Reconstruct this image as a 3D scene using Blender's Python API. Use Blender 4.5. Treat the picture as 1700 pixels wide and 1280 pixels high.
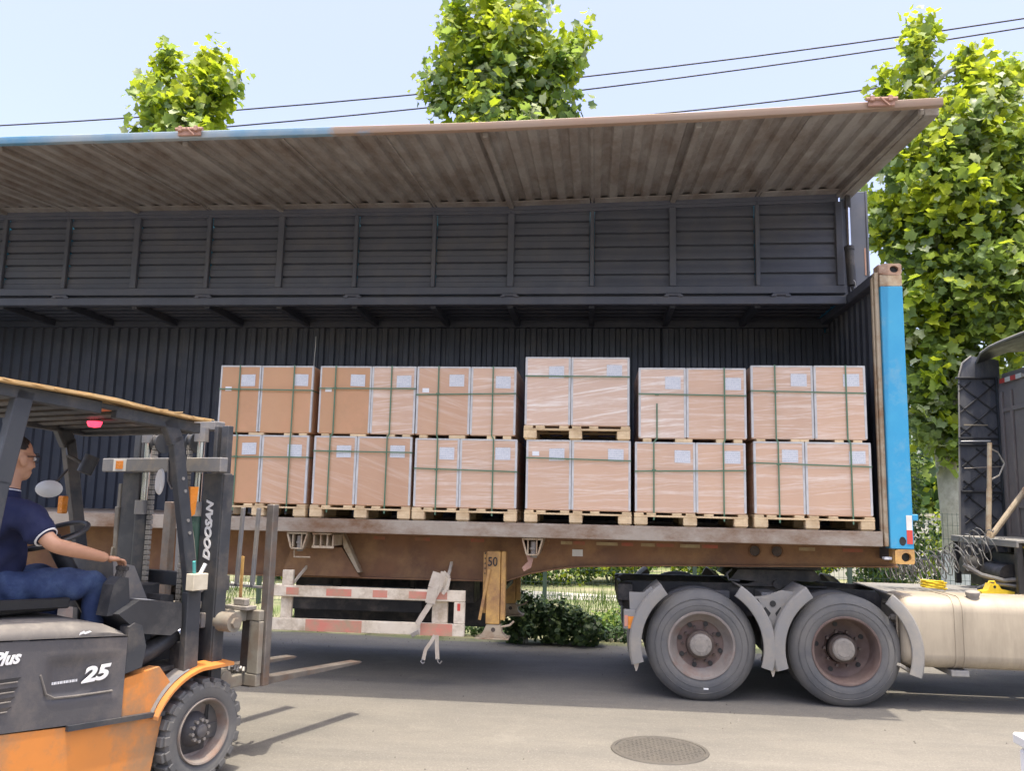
import bpy, bmesh, math, random
import numpy as np
from mathutils import Vector, Matrix, noise as mnoise
R = math.radians
rnd = random.Random(7)
for o in list(bpy.data.objects):
    bpy.data.objects.remove(o)
SC = bpy.context.scene
COL = SC.collection

# ------------------------------------------------------------------ camera
def make_camera():
    loc = Vector((-3.014, -8.370, 1.844))
    yaw, pitch, roll = 0.0995, 0.1393, 0.0216
    f = Vector((-math.sin(yaw) * math.cos(pitch), math.cos(yaw) * math.cos(pitch), math.sin(pitch)))
    r = Vector((math.cos(yaw), math.sin(yaw), 0))
    u = r.cross(f)
    c, s = math.cos(roll), math.sin(roll)
    r2, u2 = c * r + s * u, -s * r + c * u
    cd = bpy.data.cameras.new('camera')
    cd.sensor_width = 36
    cd.lens = 1382.69 * 36 / 1700
    cd.clip_end = 2000
    cd.clip_start = 0.05
    ob = bpy.data.objects.new('camera', cd)
    m = Matrix((r2, u2, -f)).transposed().to_4x4()
    m.translation = loc
    ob.matrix_world = m
    COL.objects.link(ob)
    SC.camera = ob
make_camera()

# ------------------------------------------------------------------ daylight
SUN = Vector((0.21, -1.0, 5.37)).normalized()          # towards the sun
SKY_STRENGTH = 0.15
SUN_STRENGTH = 2.0
EXPOSURE = 1.46
elev = math.asin(SUN.z)
wd = bpy.data.worlds.new("World")
SC.world = wd
wd.use_nodes = True
nt = wd.node_tree
sky = nt.nodes.new('ShaderNodeTexSky')
sky.sky_type = 'NISHITA'
sky.sun_disc = False
sky.sun_elevation = elev
sky.sun_rotation = math.atan2(SUN.x, SUN.y)
sky.dust_density = 5.4
sky.air_density = 1.14
sky.ozone_density = 1.0
nt.nodes['Background'].inputs['Strength'].default_value = SKY_STRENGTH
hz = nt.nodes.new('ShaderNodeHueSaturation')                    # a hazy summer sky: a touch less cyan, all round
hz.inputs['Hue'].default_value = 0.525
hz.inputs['Saturation'].default_value = 0.94
nt.links.new(sky.outputs[0], hz.inputs['Color'])
nt.links.new(hz.outputs[0], nt.nodes['Background'].inputs['Color'])
sd = bpy.data.lights.new('sun', 'SUN')
sd.energy = SUN_STRENGTH
sd.angle = R(0.53)
sd.color = (1.0, 0.91, 0.76)
so = bpy.data.objects.new('sun', sd)
so.rotation_euler = SUN.to_track_quat('Z', 'Y').to_euler()
so.location = (0, 0, 30)
COL.objects.link(so)
vs = SC.view_settings
vs.view_transform = 'Standard'
vs.look = 'None'
vs.gamma = 1
vs.use_curve_mapping = False
vs.exposure = EXPOSURE
SC.cycles.max_bounces = 8
SC.cycles.diffuse_bounces = 5
SC.cycles.transparent_max_bounces = 8
SC.cycles.use_denoising = True

# ------------------------------------------------------------------ materials
MATS = {}
def mat(name, col, col2=None, scale=4.0, rough=0.6, metal=0.0, bump=0.0, bscale=None, stretch=(1, 1, 1), dirt=None, dirt_amt=0.45,
        dscale=2.5, rvar=0.12, lo=0.35, hi=0.65, spec=0.5, trans=0.0, coat=0.0, world=False, objvar=0.0, dstretch=(1, 1, 1), emit=None, alpha=1.0):
    m = bpy.data.materials.new(name)
    m.use_nodes = True
    n, L = m.node_tree.nodes, m.node_tree.links
    p = n['Principled BSDF']
    def add(t, **kw):
        x = n.new(t)
        for k, v in kw.items():
            setattr(x, k, v)
        return x
    if world:
        g = add('ShaderNodeNewGeometry'); src = g.outputs['Position']
    else:
        tc = add('ShaderNodeTexCoord'); src = tc.outputs['Object']
    def noise(sc, st, det=6.0, ro=0.6):
        mp = add('ShaderNodeMapping'); mp.inputs['Scale'].default_value = st
        L.new(src, mp.inputs['Vector'])
        nz = add('ShaderNodeTexNoise'); nz.inputs['Scale'].default_value = sc; nz.inputs['Detail'].default_value = det
        nz.inputs['Roughness'].default_value = ro
        L.new(mp.outputs[0], nz.inputs['Vector'])
        return nz.outputs['Fac']
    def rng(fac, a, b, c=0.0, d=1.0):
        r = add('ShaderNodeMapRange'); r.inputs[1].default_value = a; r.inputs[2].default_value = b
        r.inputs[3].default_value = c; r.inputs[4].default_value = d
        L.new(fac, r.inputs[0]); return r.outputs[0]
    def mix(fac, a, b):
        x = add('ShaderNodeMix', data_type='RGBA')
        if hasattr(fac, 'links'): L.new(fac, x.inputs[0])
        else: x.inputs[0].default_value = fac
        for i, v in ((6, a), (7, b)):
            if hasattr(v, 'links'): L.new(v, x.inputs[i])
            else: x.inputs[i].default_value = (*v[:3], 1)
        return x.outputs[2]
    if col2 is None:
        col2 = tuple(c * 0.78 for c in col)
    f1 = noise(scale, stretch)
    c = mix(rng(f1, lo, hi), col, col2)
    if objvar:
        oi = add('ShaderNodeObjectInfo')
        hs = add('ShaderNodeHueSaturation')
        L.new(rng(oi.outputs['Random'], 0, 1, 1 - objvar, 1 + objvar), hs.inputs['Value'])
        L.new(c, hs.inputs['Color']); c = hs.outputs[0]
    if dirt is not None:
        f2 = noise(dscale, dstretch, 8.0, 0.7)
        c = mix(rng(f2, 0.62 - dirt_amt * 0.45, 0.78 - dirt_amt * 0.3), c, dirt)
    L.new(c, p.inputs['Base Color'])
    f3 = noise(scale * 3, stretch)
    L.new(rng(f3, 0.3, 0.7, max(rough - rvar, 0.03), min(rough + rvar, 1.0)), p.inputs['Roughness'])
    p.inputs['Metallic'].default_value = metal
    p.inputs['Specular IOR Level'].default_value = spec
    if coat:
        p.inputs['Coat Weight'].default_value = coat
        p.inputs['Coat Roughness'].default_value = 0.2
    if trans:
        tr = add('ShaderNodeBsdfTranslucent'); ms = add('ShaderNodeMixShader')
        ms.inputs[0].default_value = trans
        L.new(c, tr.inputs['Color'])
        L.new(p.outputs[0], ms.inputs[1]); L.new(tr.outputs[0], ms.inputs[2])
        L.new(ms.outputs[0], n['Material Output'].inputs['Surface'])
    if bump:
        b = add('ShaderNodeBump'); b.inputs['Strength'].default_value = bump; b.inputs['Distance'].default_value = 0.01
        L.new(noise(bscale or scale * 4, stretch, 8.0, 0.65), b.inputs['Height'])
        L.new(b.outputs[0], p.inputs['Normal'])
    if emit:
        p.inputs['Emission Color'].default_value = (*emit[:3], 1)
        p.inputs['Emission Strength'].default_value = emit[3]
    MATS[name] = m
    return m
M = MATS
DUST = (0.26, 0.22, 0.17)
mat('concrete', (0.190, 0.175, 0.150), (0.166, 0.153, 0.132), 0.6, 0.88, bump=0.25, bscale=30, dirt=(0.140, 0.131, 0.116), dirt_amt=0.5, dscale=1.1, world=True, stretch=(0.5, 1.3, 1), dstretch=(0.45, 1.4, 1))
mat('soil', (0.30, 0.27, 0.18), (0.2, 0.19, 0.11), 1.2, 0.95, bump=0.5, bscale=14, dirt=(0.12, 0.16, 0.05), dirt_amt=0.5, dscale=0.8, world=True)
mat('pale_ground', (0.5, 0.47, 0.4), (0.42, 0.4, 0.32), 1.0, 0.9, bump=0.2, world=True)
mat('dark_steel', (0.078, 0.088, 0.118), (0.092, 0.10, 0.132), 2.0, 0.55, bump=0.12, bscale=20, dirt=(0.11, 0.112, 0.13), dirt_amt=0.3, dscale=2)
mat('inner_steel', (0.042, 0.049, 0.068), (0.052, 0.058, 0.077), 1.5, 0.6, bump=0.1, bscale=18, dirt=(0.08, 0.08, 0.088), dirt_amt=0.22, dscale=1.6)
mat('canopy_steel', (0.305, 0.29, 0.28), (0.245, 0.232, 0.224), 2.5, 0.65, bump=0.15, bscale=18, dirt=(0.18, 0.15, 0.132), dirt_amt=0.42, dscale=2.2, stretch=(2.5, 0.6, 1), dstretch=(1.6, 0.8, 1))
mat('blue_paint', (0.03, 0.27, 0.50), (0.04, 0.30, 0.52), 3.0, 0.42, bump=0.05, dirt=(0.16, 0.33, 0.45), dirt_amt=0.24, dscale=2.2)
mat('rail_rust', (0.38, 0.33, 0.275), (0.31, 0.26, 0.21), 3.0, 0.8, bump=0.35, bscale=30, dirt=(0.17, 0.09, 0.045), dirt_amt=0.36, dscale=2.4, dstretch=(0.5, 1, 1))
mat('beam_rust', (0.24, 0.12, 0.062), (0.155, 0.085, 0.055), 1.6, 0.85, bump=0.35, bscale=26, dirt=(0.32, 0.18, 0.085), dirt_amt=0.42, dscale=1.7)
mat('yellow_rust', (0.62, 0.37, 0.11), (0.52, 0.30, 0.10), 5.0, 0.7, bump=0.25, bscale=40, dirt=(0.30, 0.16, 0.075), dirt_amt=0.46, dscale=4)
mat('beige_steel', (0.45, 0.37, 0.27), (0.36, 0.29, 0.2), 4.0, 0.75, bump=0.25, bscale=40, dirt=(0.27, 0.15, 0.08), dirt_amt=0.35, dscale=4)
mat('pink_primer', (0.40, 0.235, 0.18), (0.33, 0.19, 0.145), 6, 0.75, bump=0.2)
mat('rust_casting', (0.46, 0.34, 0.26), (0.36, 0.24, 0.18), 8, 0.8, bump=0.3, dirt=(0.25, 0.14, 0.09), dirt_amt=0.4, dscale=7)
mat('white_rail', (0.74, 0.66, 0.54), (0.66, 0.57, 0.45), 4.0, 0.7, bump=0.15, bscale=30, dirt=(0.34, 0.25, 0.16), dirt_amt=0.34, dscale=3)
mat('red_faded', (0.62, 0.20, 0.15), (0.58, 0.26, 0.19), 5.0, 0.65, dirt=(0.42, 0.29, 0.19), dirt_amt=0.4, dscale=6)
mat('red_tape', (0.6, 0.06, 0.05), (0.5, 0.07, 0.05), 5.0, 0.4)
mat('white_tape', (0.72, 0.70, 0.66), None, 5.0, 0.4)
mat('faded_red_tape', (0.42, 0.1, 0.06), (0.33, 0.1, 0.055), 5.0, 0.6, dirt=(0.25, 0.13, 0.06), dirt_amt=0.45, dscale=8)
mat('faded_white_tape', (0.44, 0.36, 0.2), (0.34, 0.25, 0.13), 5.0, 0.6, dirt=(0.27, 0.15, 0.07), dirt_amt=0.4, dscale=8)
mat('chrome', (0.75, 0.76, 0.8), None, 4, 0.18, 1.0, rvar=0.06)
mat('black_steel', (0.022, 0.022, 0.026), (0.04, 0.037, 0.036), 3, 0.55, bump=0.15, dirt=(0.12, 0.1, 0.085), dirt_amt=0.28, dscale=3)
mat('rubber', (0.088, 0.09, 0.095), (0.12, 0.119, 0.12), 3.0, 0.85, bump=0.15, bscale=50, dirt=(0.145, 0.138, 0.13), dirt_amt=0.45, dscale=2.4)
mat('rim_grey', (0.24, 0.21, 0.19), (0.18, 0.155, 0.14), 6, 0.75, bump=0.2, dirt=(0.2, 0.13, 0.1), dirt_amt=0.3, dscale=5)
mat('rim_rust', (0.165, 0.115, 0.098), (0.12, 0.085, 0.074), 6, 0.8, bump=0.25, dirt=(0.11, 0.07, 0.06), dirt_amt=0.35, dscale=5)
mat('hub_dirt', (0.30, 0.27, 0.235), (0.22, 0.2, 0.18), 14, 0.85, bump=0.4, bscale=60)
mat('hub_dark', (0.10, 0.075, 0.06), (0.06, 0.045, 0.04), 14, 0.8, bump=0.6, bscale=40)
mat('mudguard', (0.235, 0.23, 0.225), (0.19, 0.187, 0.183), 3, 0.75, bump=0.12, dirt=(0.29, 0.265, 0.23), dirt_amt=0.42, dscale=3)
mat('tank', (0.44, 0.375, 0.285), (0.37, 0.315, 0.24), 2.0, 0.55, 0.15, bump=0.08, dirt=(0.30, 0.255, 0.195), dirt_amt=0.46, dscale=2.4, dstretch=(1.6, 1, 0.28))
mat('cab_paint', (0.17, 0.145, 0.14), (0.22, 0.185, 0.175), 1.5, 0.6, bump=0.1, dirt=(0.27, 0.225, 0.2), dirt_amt=0.4, dscale=1.4, dstretch=(1, 1, 0.5))
mat('black_plastic', (0.022, 0.023, 0.028), (0.036, 0.037, 0.042), 2.5, 0.5, bump=0.08, dirt=(0.1, 0.095, 0.09), dirt_amt=0.25, dscale=2)
mat('orange_paint', (0.70, 0.25, 0.05), (0.60, 0.225, 0.055), 2.2, 0.5, bump=0.05, dirt=(0.36, 0.20, 0.10), dirt_amt=0.36, dscale=3.4)
mat('hood_grey', (0.098, 0.093, 0.098), (0.08, 0.077, 0.082), 2, 0.55, bump=0.12, bscale=60, dirt=(0.165, 0.143, 0.128), dirt_amt=0.32, dscale=2.6)
mat('hood_dusty', (0.185, 0.168, 0.152), (0.14, 0.128, 0.12), 2, 0.75, bump=0.12, dirt=(0.27, 0.245, 0.215), dirt_amt=0.4, dscale=3)
mat('lift_steel', (0.032, 0.036, 0.045), (0.05, 0.053, 0.06), 3, 0.5, bump=0.12, dirt=(0.12, 0.105, 0.092), dirt_amt=0.28, dscale=2.5)
mat('lift_grey', (0.18, 0.18, 0.19), (0.145, 0.145, 0.155), 3, 0.55, bump=0.1, dirt=(0.3, 0.26, 0.21), dirt_amt=0.34, dscale=3)
mat('lift_tan', (0.25, 0.228, 0.185), (0.19, 0.17, 0.14), 4, 0.7, bump=0.2, dirt=(0.2, 0.15, 0.11), dirt_amt=0.35, dscale=4)
mat('fork_steel', (0.115, 0.102, 0.095), (0.19, 0.17, 0.152), 6, 0.5, 0.35, bump=0.15, dirt=(0.17, 0.11, 0.08), dirt_amt=0.35, dscale=5)
mat('chain_steel', (0.26, 0.25, 0.24), (0.36, 0.34, 0.32), 12, 0.45, 0.5)
mat('kraft', (0.57, 0.33, 0.185), (0.53, 0.30, 0.165), 2.0, 0.7, bump=0.04, bscale=60, dirt=(0.60, 0.33, 0.19), dirt_amt=0.35, dscale=1.6, objvar=0.06)
mat('guard_board', (0.60, 0.60, 0.59), (0.48, 0.48, 0.48), 9, 0.75, bump=0.1)
mat('strap_green', (0.085, 0.17, 0.10), (0.11, 0.2, 0.125), 9, 0.4)
mat('pallet_wood', (0.74, 0.58, 0.37), (0.66, 0.49, 0.29), 3, 0.8, bump=0.25, bscale=30, stretch=(1, 6, 6), dirt=(0.45, 0.31, 0.17), dirt_amt=0.3, dscale=3, objvar=0.12)
mat('plywood', (0.62, 0.42, 0.2), (0.53, 0.34, 0.15), 2.5, 0.75, bump=0.2, bscale=24, stretch=(1, 8, 1), dirt=(0.4, 0.25, 0.12), dirt_amt=0.25, dscale=3)
mat('bark', (0.36, 0.35, 0.29), (0.25, 0.25, 0.19), 5, 0.9, bump=0.6, bscale=12, stretch=(1, 1, 0.4), dirt=(0.45, 0.44, 0.37), dirt_amt=0.35, dscale=3)
mat('limewash', (0.62, 0.65, 0.66), (0.5, 0.53, 0.54), 6, 0.9, bump=0.4, bscale=20)
mat('leaf_bright', (0.36, 0.46, 0.022), (0.45, 0.50, 0.04), 1.2, 0.5, trans=0.6, rvar=0.1, world=True)
mat('leaf_mid', (0.24, 0.34, 0.06), (0.30, 0.39, 0.08), 1.2, 0.45, trans=0.58, world=True)
mat('leaf_dark', (0.14, 0.21, 0.065), (0.185, 0.26, 0.085), 1.2, 0.42, trans=0.45, world=True)
mat('leaf_pale', (0.46, 0.50, 0.30), (0.40, 0.46, 0.24), 1.2, 0.55, trans=0.4, world=True)
mat('hedge_leaf', (0.06, 0.13, 0.03), (0.11, 0.2, 0.045), 0.7, 0.55, trans=0.3, world=True)
mat('hedge_dark', (0.035, 0.07, 0.022), (0.05, 0.095, 0.03), 0.7, 0.55, trans=0.2, world=True)
mat('grass_blade', (0.13, 0.2, 0.045), (0.2, 0.27, 0.06), 0.9, 0.6, trans=0.35, world=True)
mat('fence_green', (0.03, 0.06, 0.05), (0.05, 0.075, 0.065), 6, 0.5)
mat('cable_black', (0.035, 0.035, 0.04), None, 3, 0.6)
mat('skin', (0.52, 0.285, 0.18), (0.46, 0.24, 0.15), 7, 0.5, bump=0.05, bscale=90, rvar=0.08)
mat('hair', (0.012, 0.01, 0.01), (0.02, 0.018, 0.016), 60, 0.6, bump=0.4, bscale=140)
mat('navy_cloth', (0.008, 0.012, 0.05), (0.013, 0.018, 0.062), 5, 0.9, bump=0.55, bscale=10)
mat('denim', (0.020, 0.036, 0.10), (0.036, 0.06, 0.145), 6, 0.9, bump=0.6, bscale=18, dirt=(0.07, 0.11, 0.21), dirt_amt=0.25, dscale=5)
mat('white_trim', (0.75, 0.75, 0.77), None, 5, 0.8)
mat('quilt_panel', (0.075, 0.08, 0.10), (0.10, 0.105, 0.125), 3, 0.5, bump=0.08, dirt=(0.16, 0.16, 0.165), dirt_amt=0.34, dscale=2.6, dstretch=(2, 1, .6))
mat('seat_vinyl', (0.018, 0.018, 0.02), None, 6, 0.5, bump=0.15, bscale=40)
mat('mirror_glass', (0.7, 0.72, 0.72), None, 3, 0.08, 0.9, rvar=0.03)
mat('orange_lens', (0.75, 0.25, 0.03), None, 9, 0.25)
mat('red_lens', (0.6, 0.03, 0.03), None, 9, 0.25)
mat('red_lamp', (0.8, 0.03, 0.05), None, 9, 0.3, emit=(1.0, 0.04, 0.09, 1.1))
mat('white_plastic', (0.74, 0.74, 0.72), (0.66, 0.65, 0.63), 5, 0.35)
mat('card_box', (0.62, 0.56, 0.44), (0.5, 0.44, 0.33), 12, 0.8)
mat('pen_teal', (0.1, 0.45, 0.42), None, 5, 0.4)
mat('yellow_plastic', (0.78, 0.55, 0.03), None, 9, 0.4)
mat('webbing', (0.52, 0.46, 0.38), (0.43, 0.36, 0.29), 14, 0.85, bump=0.2, bscale=80)
mat('manhole_iron', (0.105, 0.094, 0.08), (0.085, 0.077, 0.068), 5, 0.75, bump=0.1)
mat('hose', (0.10, 0.098, 0.10), (0.17, 0.165, 0.165), 8, 0.45)
mat('paint_white', (0.85, 0.85, 0.84), (0.74, 0.73, 0.72), 9, 0.55)
mat('paint_black', (0.02, 0.02, 0.02), None, 9, 0.6)
mat('glass_dark', (0.02, 0.025, 0.03), None, 3, 0.08, 0.0, rvar=0.03)
mat('render_wall', (0.62, 0.6, 0.56), (0.54, 0.52, 0.48), 1.5, 0.9, bump=0.1)
mat('green_oil', (0.03, 0.075, 0.06), (0.045, 0.09, 0.07), 4, 0.35)
mat('label_paper', (0.80, 0.81, 0.82), (0.76, 0.77, 0.79), 9, 0.55)

def yard_material():
    """worn concrete: aggregate speckle, drag streaks along the yard, dark drips and pale dust patches"""
    m = MATS['concrete']; n, L = m.node_tree.nodes, m.node_tree.links
    p = n['Principled BSDF']; base = p.inputs['Base Color'].links[0].from_socket
    g = n.new('ShaderNodeNewGeometry')
    def layer(base, scale, st, lo, hi, col, amt, det=6, rough=.65):
        mp = n.new('ShaderNodeMapping'); mp.inputs['Scale'].default_value = st; L.new(g.outputs['Position'], mp.inputs['Vector'])
        nz = n.new('ShaderNodeTexNoise'); nz.inputs['Scale'].default_value = scale; nz.inputs['Detail'].default_value = det; nz.inputs['Roughness'].default_value = rough
        L.new(mp.outputs[0], nz.inputs['Vector'])
        mr = n.new('ShaderNodeMapRange'); mr.inputs[1].default_value = lo; mr.inputs[2].default_value = hi; mr.inputs[4].default_value = amt
        L.new(nz.outputs['Fac'], mr.inputs[0])
        mx = n.new('ShaderNodeMix'); mx.data_type = 'RGBA'; L.new(mr.outputs[0], mx.inputs[0]); L.new(base, mx.inputs[6]); mx.inputs[7].default_value = (*col, 1)
        return mx.outputs[2]
    c = layer(base, 55, (1, 1, 1), .52, .66, (.12, .112, .10), .55, 3)
    c = layer(c, 70, (1, 1.0, 1), .56, .66, (.29, .27, .24), .4, 2)
    c = layer(c, 1.0, (.4, 3.2, 1), .52, .76, (.24, .222, .193), .35)
    c = layer(c, 2.3, (.5, 1, 1), .60, .74, (.105, .098, .088), .5)
    c = layer(c, 1.3, (1, .7, 1), .58, .72, (.25, .232, .20), .5)
    L.new(c, p.inputs['Base Color'])
yard_material()

def film_material():
    """kraft board under stretch film: milky film and its white glints painted as streaks along its winding direction, and a glossy coat"""
    for nm, haze_glint, tilt in (('kraft_film', 0.36, 0.0), ('kraft_film_heavy', 0.62, 0.05), ('kraft_film_light', 0.15, -0.35)):
        m = mat(nm, (0.57, 0.325, 0.185), (0.52, 0.285, 0.16), 2.0, 0.5, bump=0.0, objvar=0.05)
        n, L = m.node_tree.nodes, m.node_tree.links
        p = n['Principled BSDF']
        g = n.new('ShaderNodeNewGeometry')
        base = p.inputs['Base Color'].links[0].from_socket
        def streak(scale, rot, sx, sz, lo, hi):
            mp = n.new('ShaderNodeMapping'); mp.inputs['Rotation'].default_value = (0, rot, 0); mp.inputs['Scale'].default_value = (sx, 0.2, sz)
            # rotate first, then stretch
            r = n.new('ShaderNodeVectorRotate'); r.rotation_type = 'Y_AXIS'; r.inputs['Angle'].default_value = rot
            L.new(g.outputs['Position'], r.inputs['Vector'])
            mp.inputs['Rotation'].default_value = (0, 0, 0)
            L.new(r.outputs[0], mp.inputs['Vector'])
            nz = n.new('ShaderNodeTexNoise'); nz.inputs['Scale'].default_value = scale; nz.inputs['Detail'].default_value = 5; nz.inputs['Roughness'].default_value = 0.75
            L.new(mp.outputs[0], nz.inputs['Vector'])
            mr = n.new('ShaderNodeMapRange'); mr.inputs[1].default_value = lo; mr.inputs[2].default_value = hi
            L.new(nz.outputs['Fac'], mr.inputs[0])
            return mr.outputs[0], nz.outputs['Fac']
        a, h1 = streak(1.0, tilt, 0.8, 17.0, 0.50, 0.64)
        b, h2 = streak(1.0, tilt + 0.13, 0.7, 30.0, 0.53, 0.66)
        c, h3 = streak(1.0, tilt, 1.2, 1.6, 0.3, 0.7)
        s1 = n.new('ShaderNodeMath'); s1.operation = 'MAXIMUM'; L.new(a, s1.inputs[0]); L.new(b, s1.inputs[1])
        s2 = n.new('ShaderNodeMath'); s2.operation = 'MULTIPLY_ADD'; L.new(c, s2.inputs[0]); s2.inputs[1].default_value = 0.85; s2.inputs[2].default_value = 0.15
        s3 = n.new('ShaderNodeMath'); s3.operation = 'MULTIPLY'; L.new(s1.outputs[0], s3.inputs[0]); L.new(s2.outputs[0], s3.inputs[1])
        s4 = n.new('ShaderNodeMath'); s4.operation = 'MULTIPLY_ADD'; L.new(s3.outputs[0], s4.inputs[0]); s4.inputs[1].default_value = haze_glint * 1.6; s4.inputs[2].default_value = haze_glint * 0.45
        mx = n.new('ShaderNodeMix'); mx.data_type = 'RGBA'
        L.new(s4.outputs[0], mx.inputs[0]); L.new(base, mx.inputs[6]); mx.inputs[7].default_value = (0.87, 0.80, 0.735, 1)  # film glints painted into the board colour as pale streaks
        L.new(mx.outputs[2], p.inputs['Base Color'])
        p.inputs['Coat Weight'].default_value = 0.8
        p.inputs['Coat Roughness'].default_value = 0.22
        bp = n.new('ShaderNodeBump'); bp.inputs['Strength'].default_value = 0.6; bp.inputs['Distance'].default_value = 0.006
        L.new(h1, bp.inputs['Height']); L.new(bp.outputs[0], p.inputs['Normal']); L.new(bp.outputs[0], p.inputs['Coat Normal'])
film_material()

def label_material():
    """a printed sheet: grey lines of small print on white paper"""
    m = mat('printed_sheet', (0.66, 0.67, 0.70), (0.62, 0.63, 0.66), 9, 0.45)
    n, L = m.node_tree.nodes, m.node_tree.links
    p = n['Principled BSDF']
    base = p.inputs['Base Color'].links[0].from_socket
    tc = n.new('ShaderNodeTexCoord')
    mp = n.new('ShaderNodeMapping'); mp.inputs['Scale'].default_value = (38, 1, 16)
    L.new(tc.outputs['Generated'], mp.inputs['Vector'])
    nz = n.new('ShaderNodeTexNoise'); nz.inputs['Scale'].default_value = 0.6; nz.inputs['Detail'].default_value = 2
    L.new(mp.outputs[0], nz.inputs['Vector'])
    sx = n.new('ShaderNodeSeparateXYZ'); L.new(tc.outputs['Generated'], sx.inputs[0])
    w = n.new('ShaderNodeMath'); w.operation = 'MULTIPLY'; w.inputs[1].default_value = 6.0; L.new(sx.outputs['Z'], w.inputs[0])
    fr = n.new('ShaderNodeMath'); fr.operation = 'FRACT'; L.new(w.outputs[0], fr.inputs[0])
    gt = n.new('ShaderNodeMath'); gt.operation = 'GREATER_THAN'; gt.inputs[1].default_value = 0.55; L.new(fr.outputs[0], gt.inputs[0])
    g2 = n.new('ShaderNodeMath'); g2.operation = 'GREATER_THAN'; g2.inputs[1].default_value = 0.47; L.new(nz.outputs['Fac'], g2.inputs[0])
    ml = n.new('ShaderNodeMath'); ml.operation = 'MULTIPLY'; L.new(gt.outputs[0], ml.inputs[0]); L.new(g2.outputs[0], ml.inputs[1])
    m2 = n.new('ShaderNodeMath'); m2.operation = 'MULTIPLY'; L.new(ml.outputs[0], m2.inputs[0]); m2.inputs[1].default_value = 0.55
    mx = n.new('ShaderNodeMix'); mx.data_type = 'RGBA'
    L.new(m2.outputs[0], mx.inputs[0]); L.new(base, mx.inputs[6]); mx.inputs[7].default_value = (0.3, 0.36, 0.45, 1)
    L.new(mx.outputs[2], p.inputs['Base Color'])
label_material()

def worn_edge_material():
    """canopy edge: blue paint worn off to rust primer towards the front end, in patches"""
    m = mat('worn_blue', (0.06, 0.24, 0.42), (0.33, 0.37, 0.40), 1.3, 0.5, bump=0.1)
    n, L = m.node_tree.nodes, m.node_tree.links
    p = n['Principled BSDF']
    base = p.inputs['Base Color'].links[0].from_socket
    g = n.new('ShaderNodeNewGeometry')
    sx = n.new('ShaderNodeSeparateXYZ'); L.new(g.outputs['Position'], sx.inputs[0])
    nz = n.new('ShaderNodeTexNoise'); nz.inputs['Scale'].default_value = 1.6; nz.inputs['Detail'].default_value = 8; nz.inputs['Roughness'].default_value = 0.7
    L.new(g.outputs['Position'], nz.inputs['Vector'])
    r1 = n.new('ShaderNodeMapRange'); r1.inputs[1].default_value = -5.9; r1.inputs[2].default_value = -3.9; r1.inputs[3].default_value = -0.25; r1.inputs[4].default_value = 0.55
    L.new(sx.outputs['X'], r1.inputs[0])
    ad = n.new('ShaderNodeMath'); ad.operation = 'ADD'; L.new(r1.outputs[0], ad.inputs[0]); L.new(nz.outputs['Fac'], ad.inputs[1])
    r2 = n.new('ShaderNodeMapRange'); r2.inputs[1].default_value = 0.52; r2.inputs[2].default_value = 0.62
    L.new(ad.outputs[0], r2.inputs[0])
    n2 = n.new('ShaderNodeTexNoise'); n2.inputs['Scale'].default_value = 2.4; n2.inputs['Detail'].default_value = 8
    L.new(g.outputs['Position'], n2.inputs['Vector'])
    mr = n.new('ShaderNodeMix'); mr.data_type = 'RGBA'; L.new(n2.outputs['Fac'], mr.inputs[0])
    mr.inputs[6].default_value = (0.33, 0.20, 0.135, 1); mr.inputs[7].default_value = (0.30, 0.245, 0.20, 1)
    mx = n.new('ShaderNodeMix'); mx.data_type = 'RGBA'
    L.new(r2.outputs[0], mx.inputs[0]); L.new(base, mx.inputs[6]); L.new(mr.outputs[2], mx.inputs[7])
    L.new(mx.outputs[2], p.inputs['Base Color'])
worn_edge_material()

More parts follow.
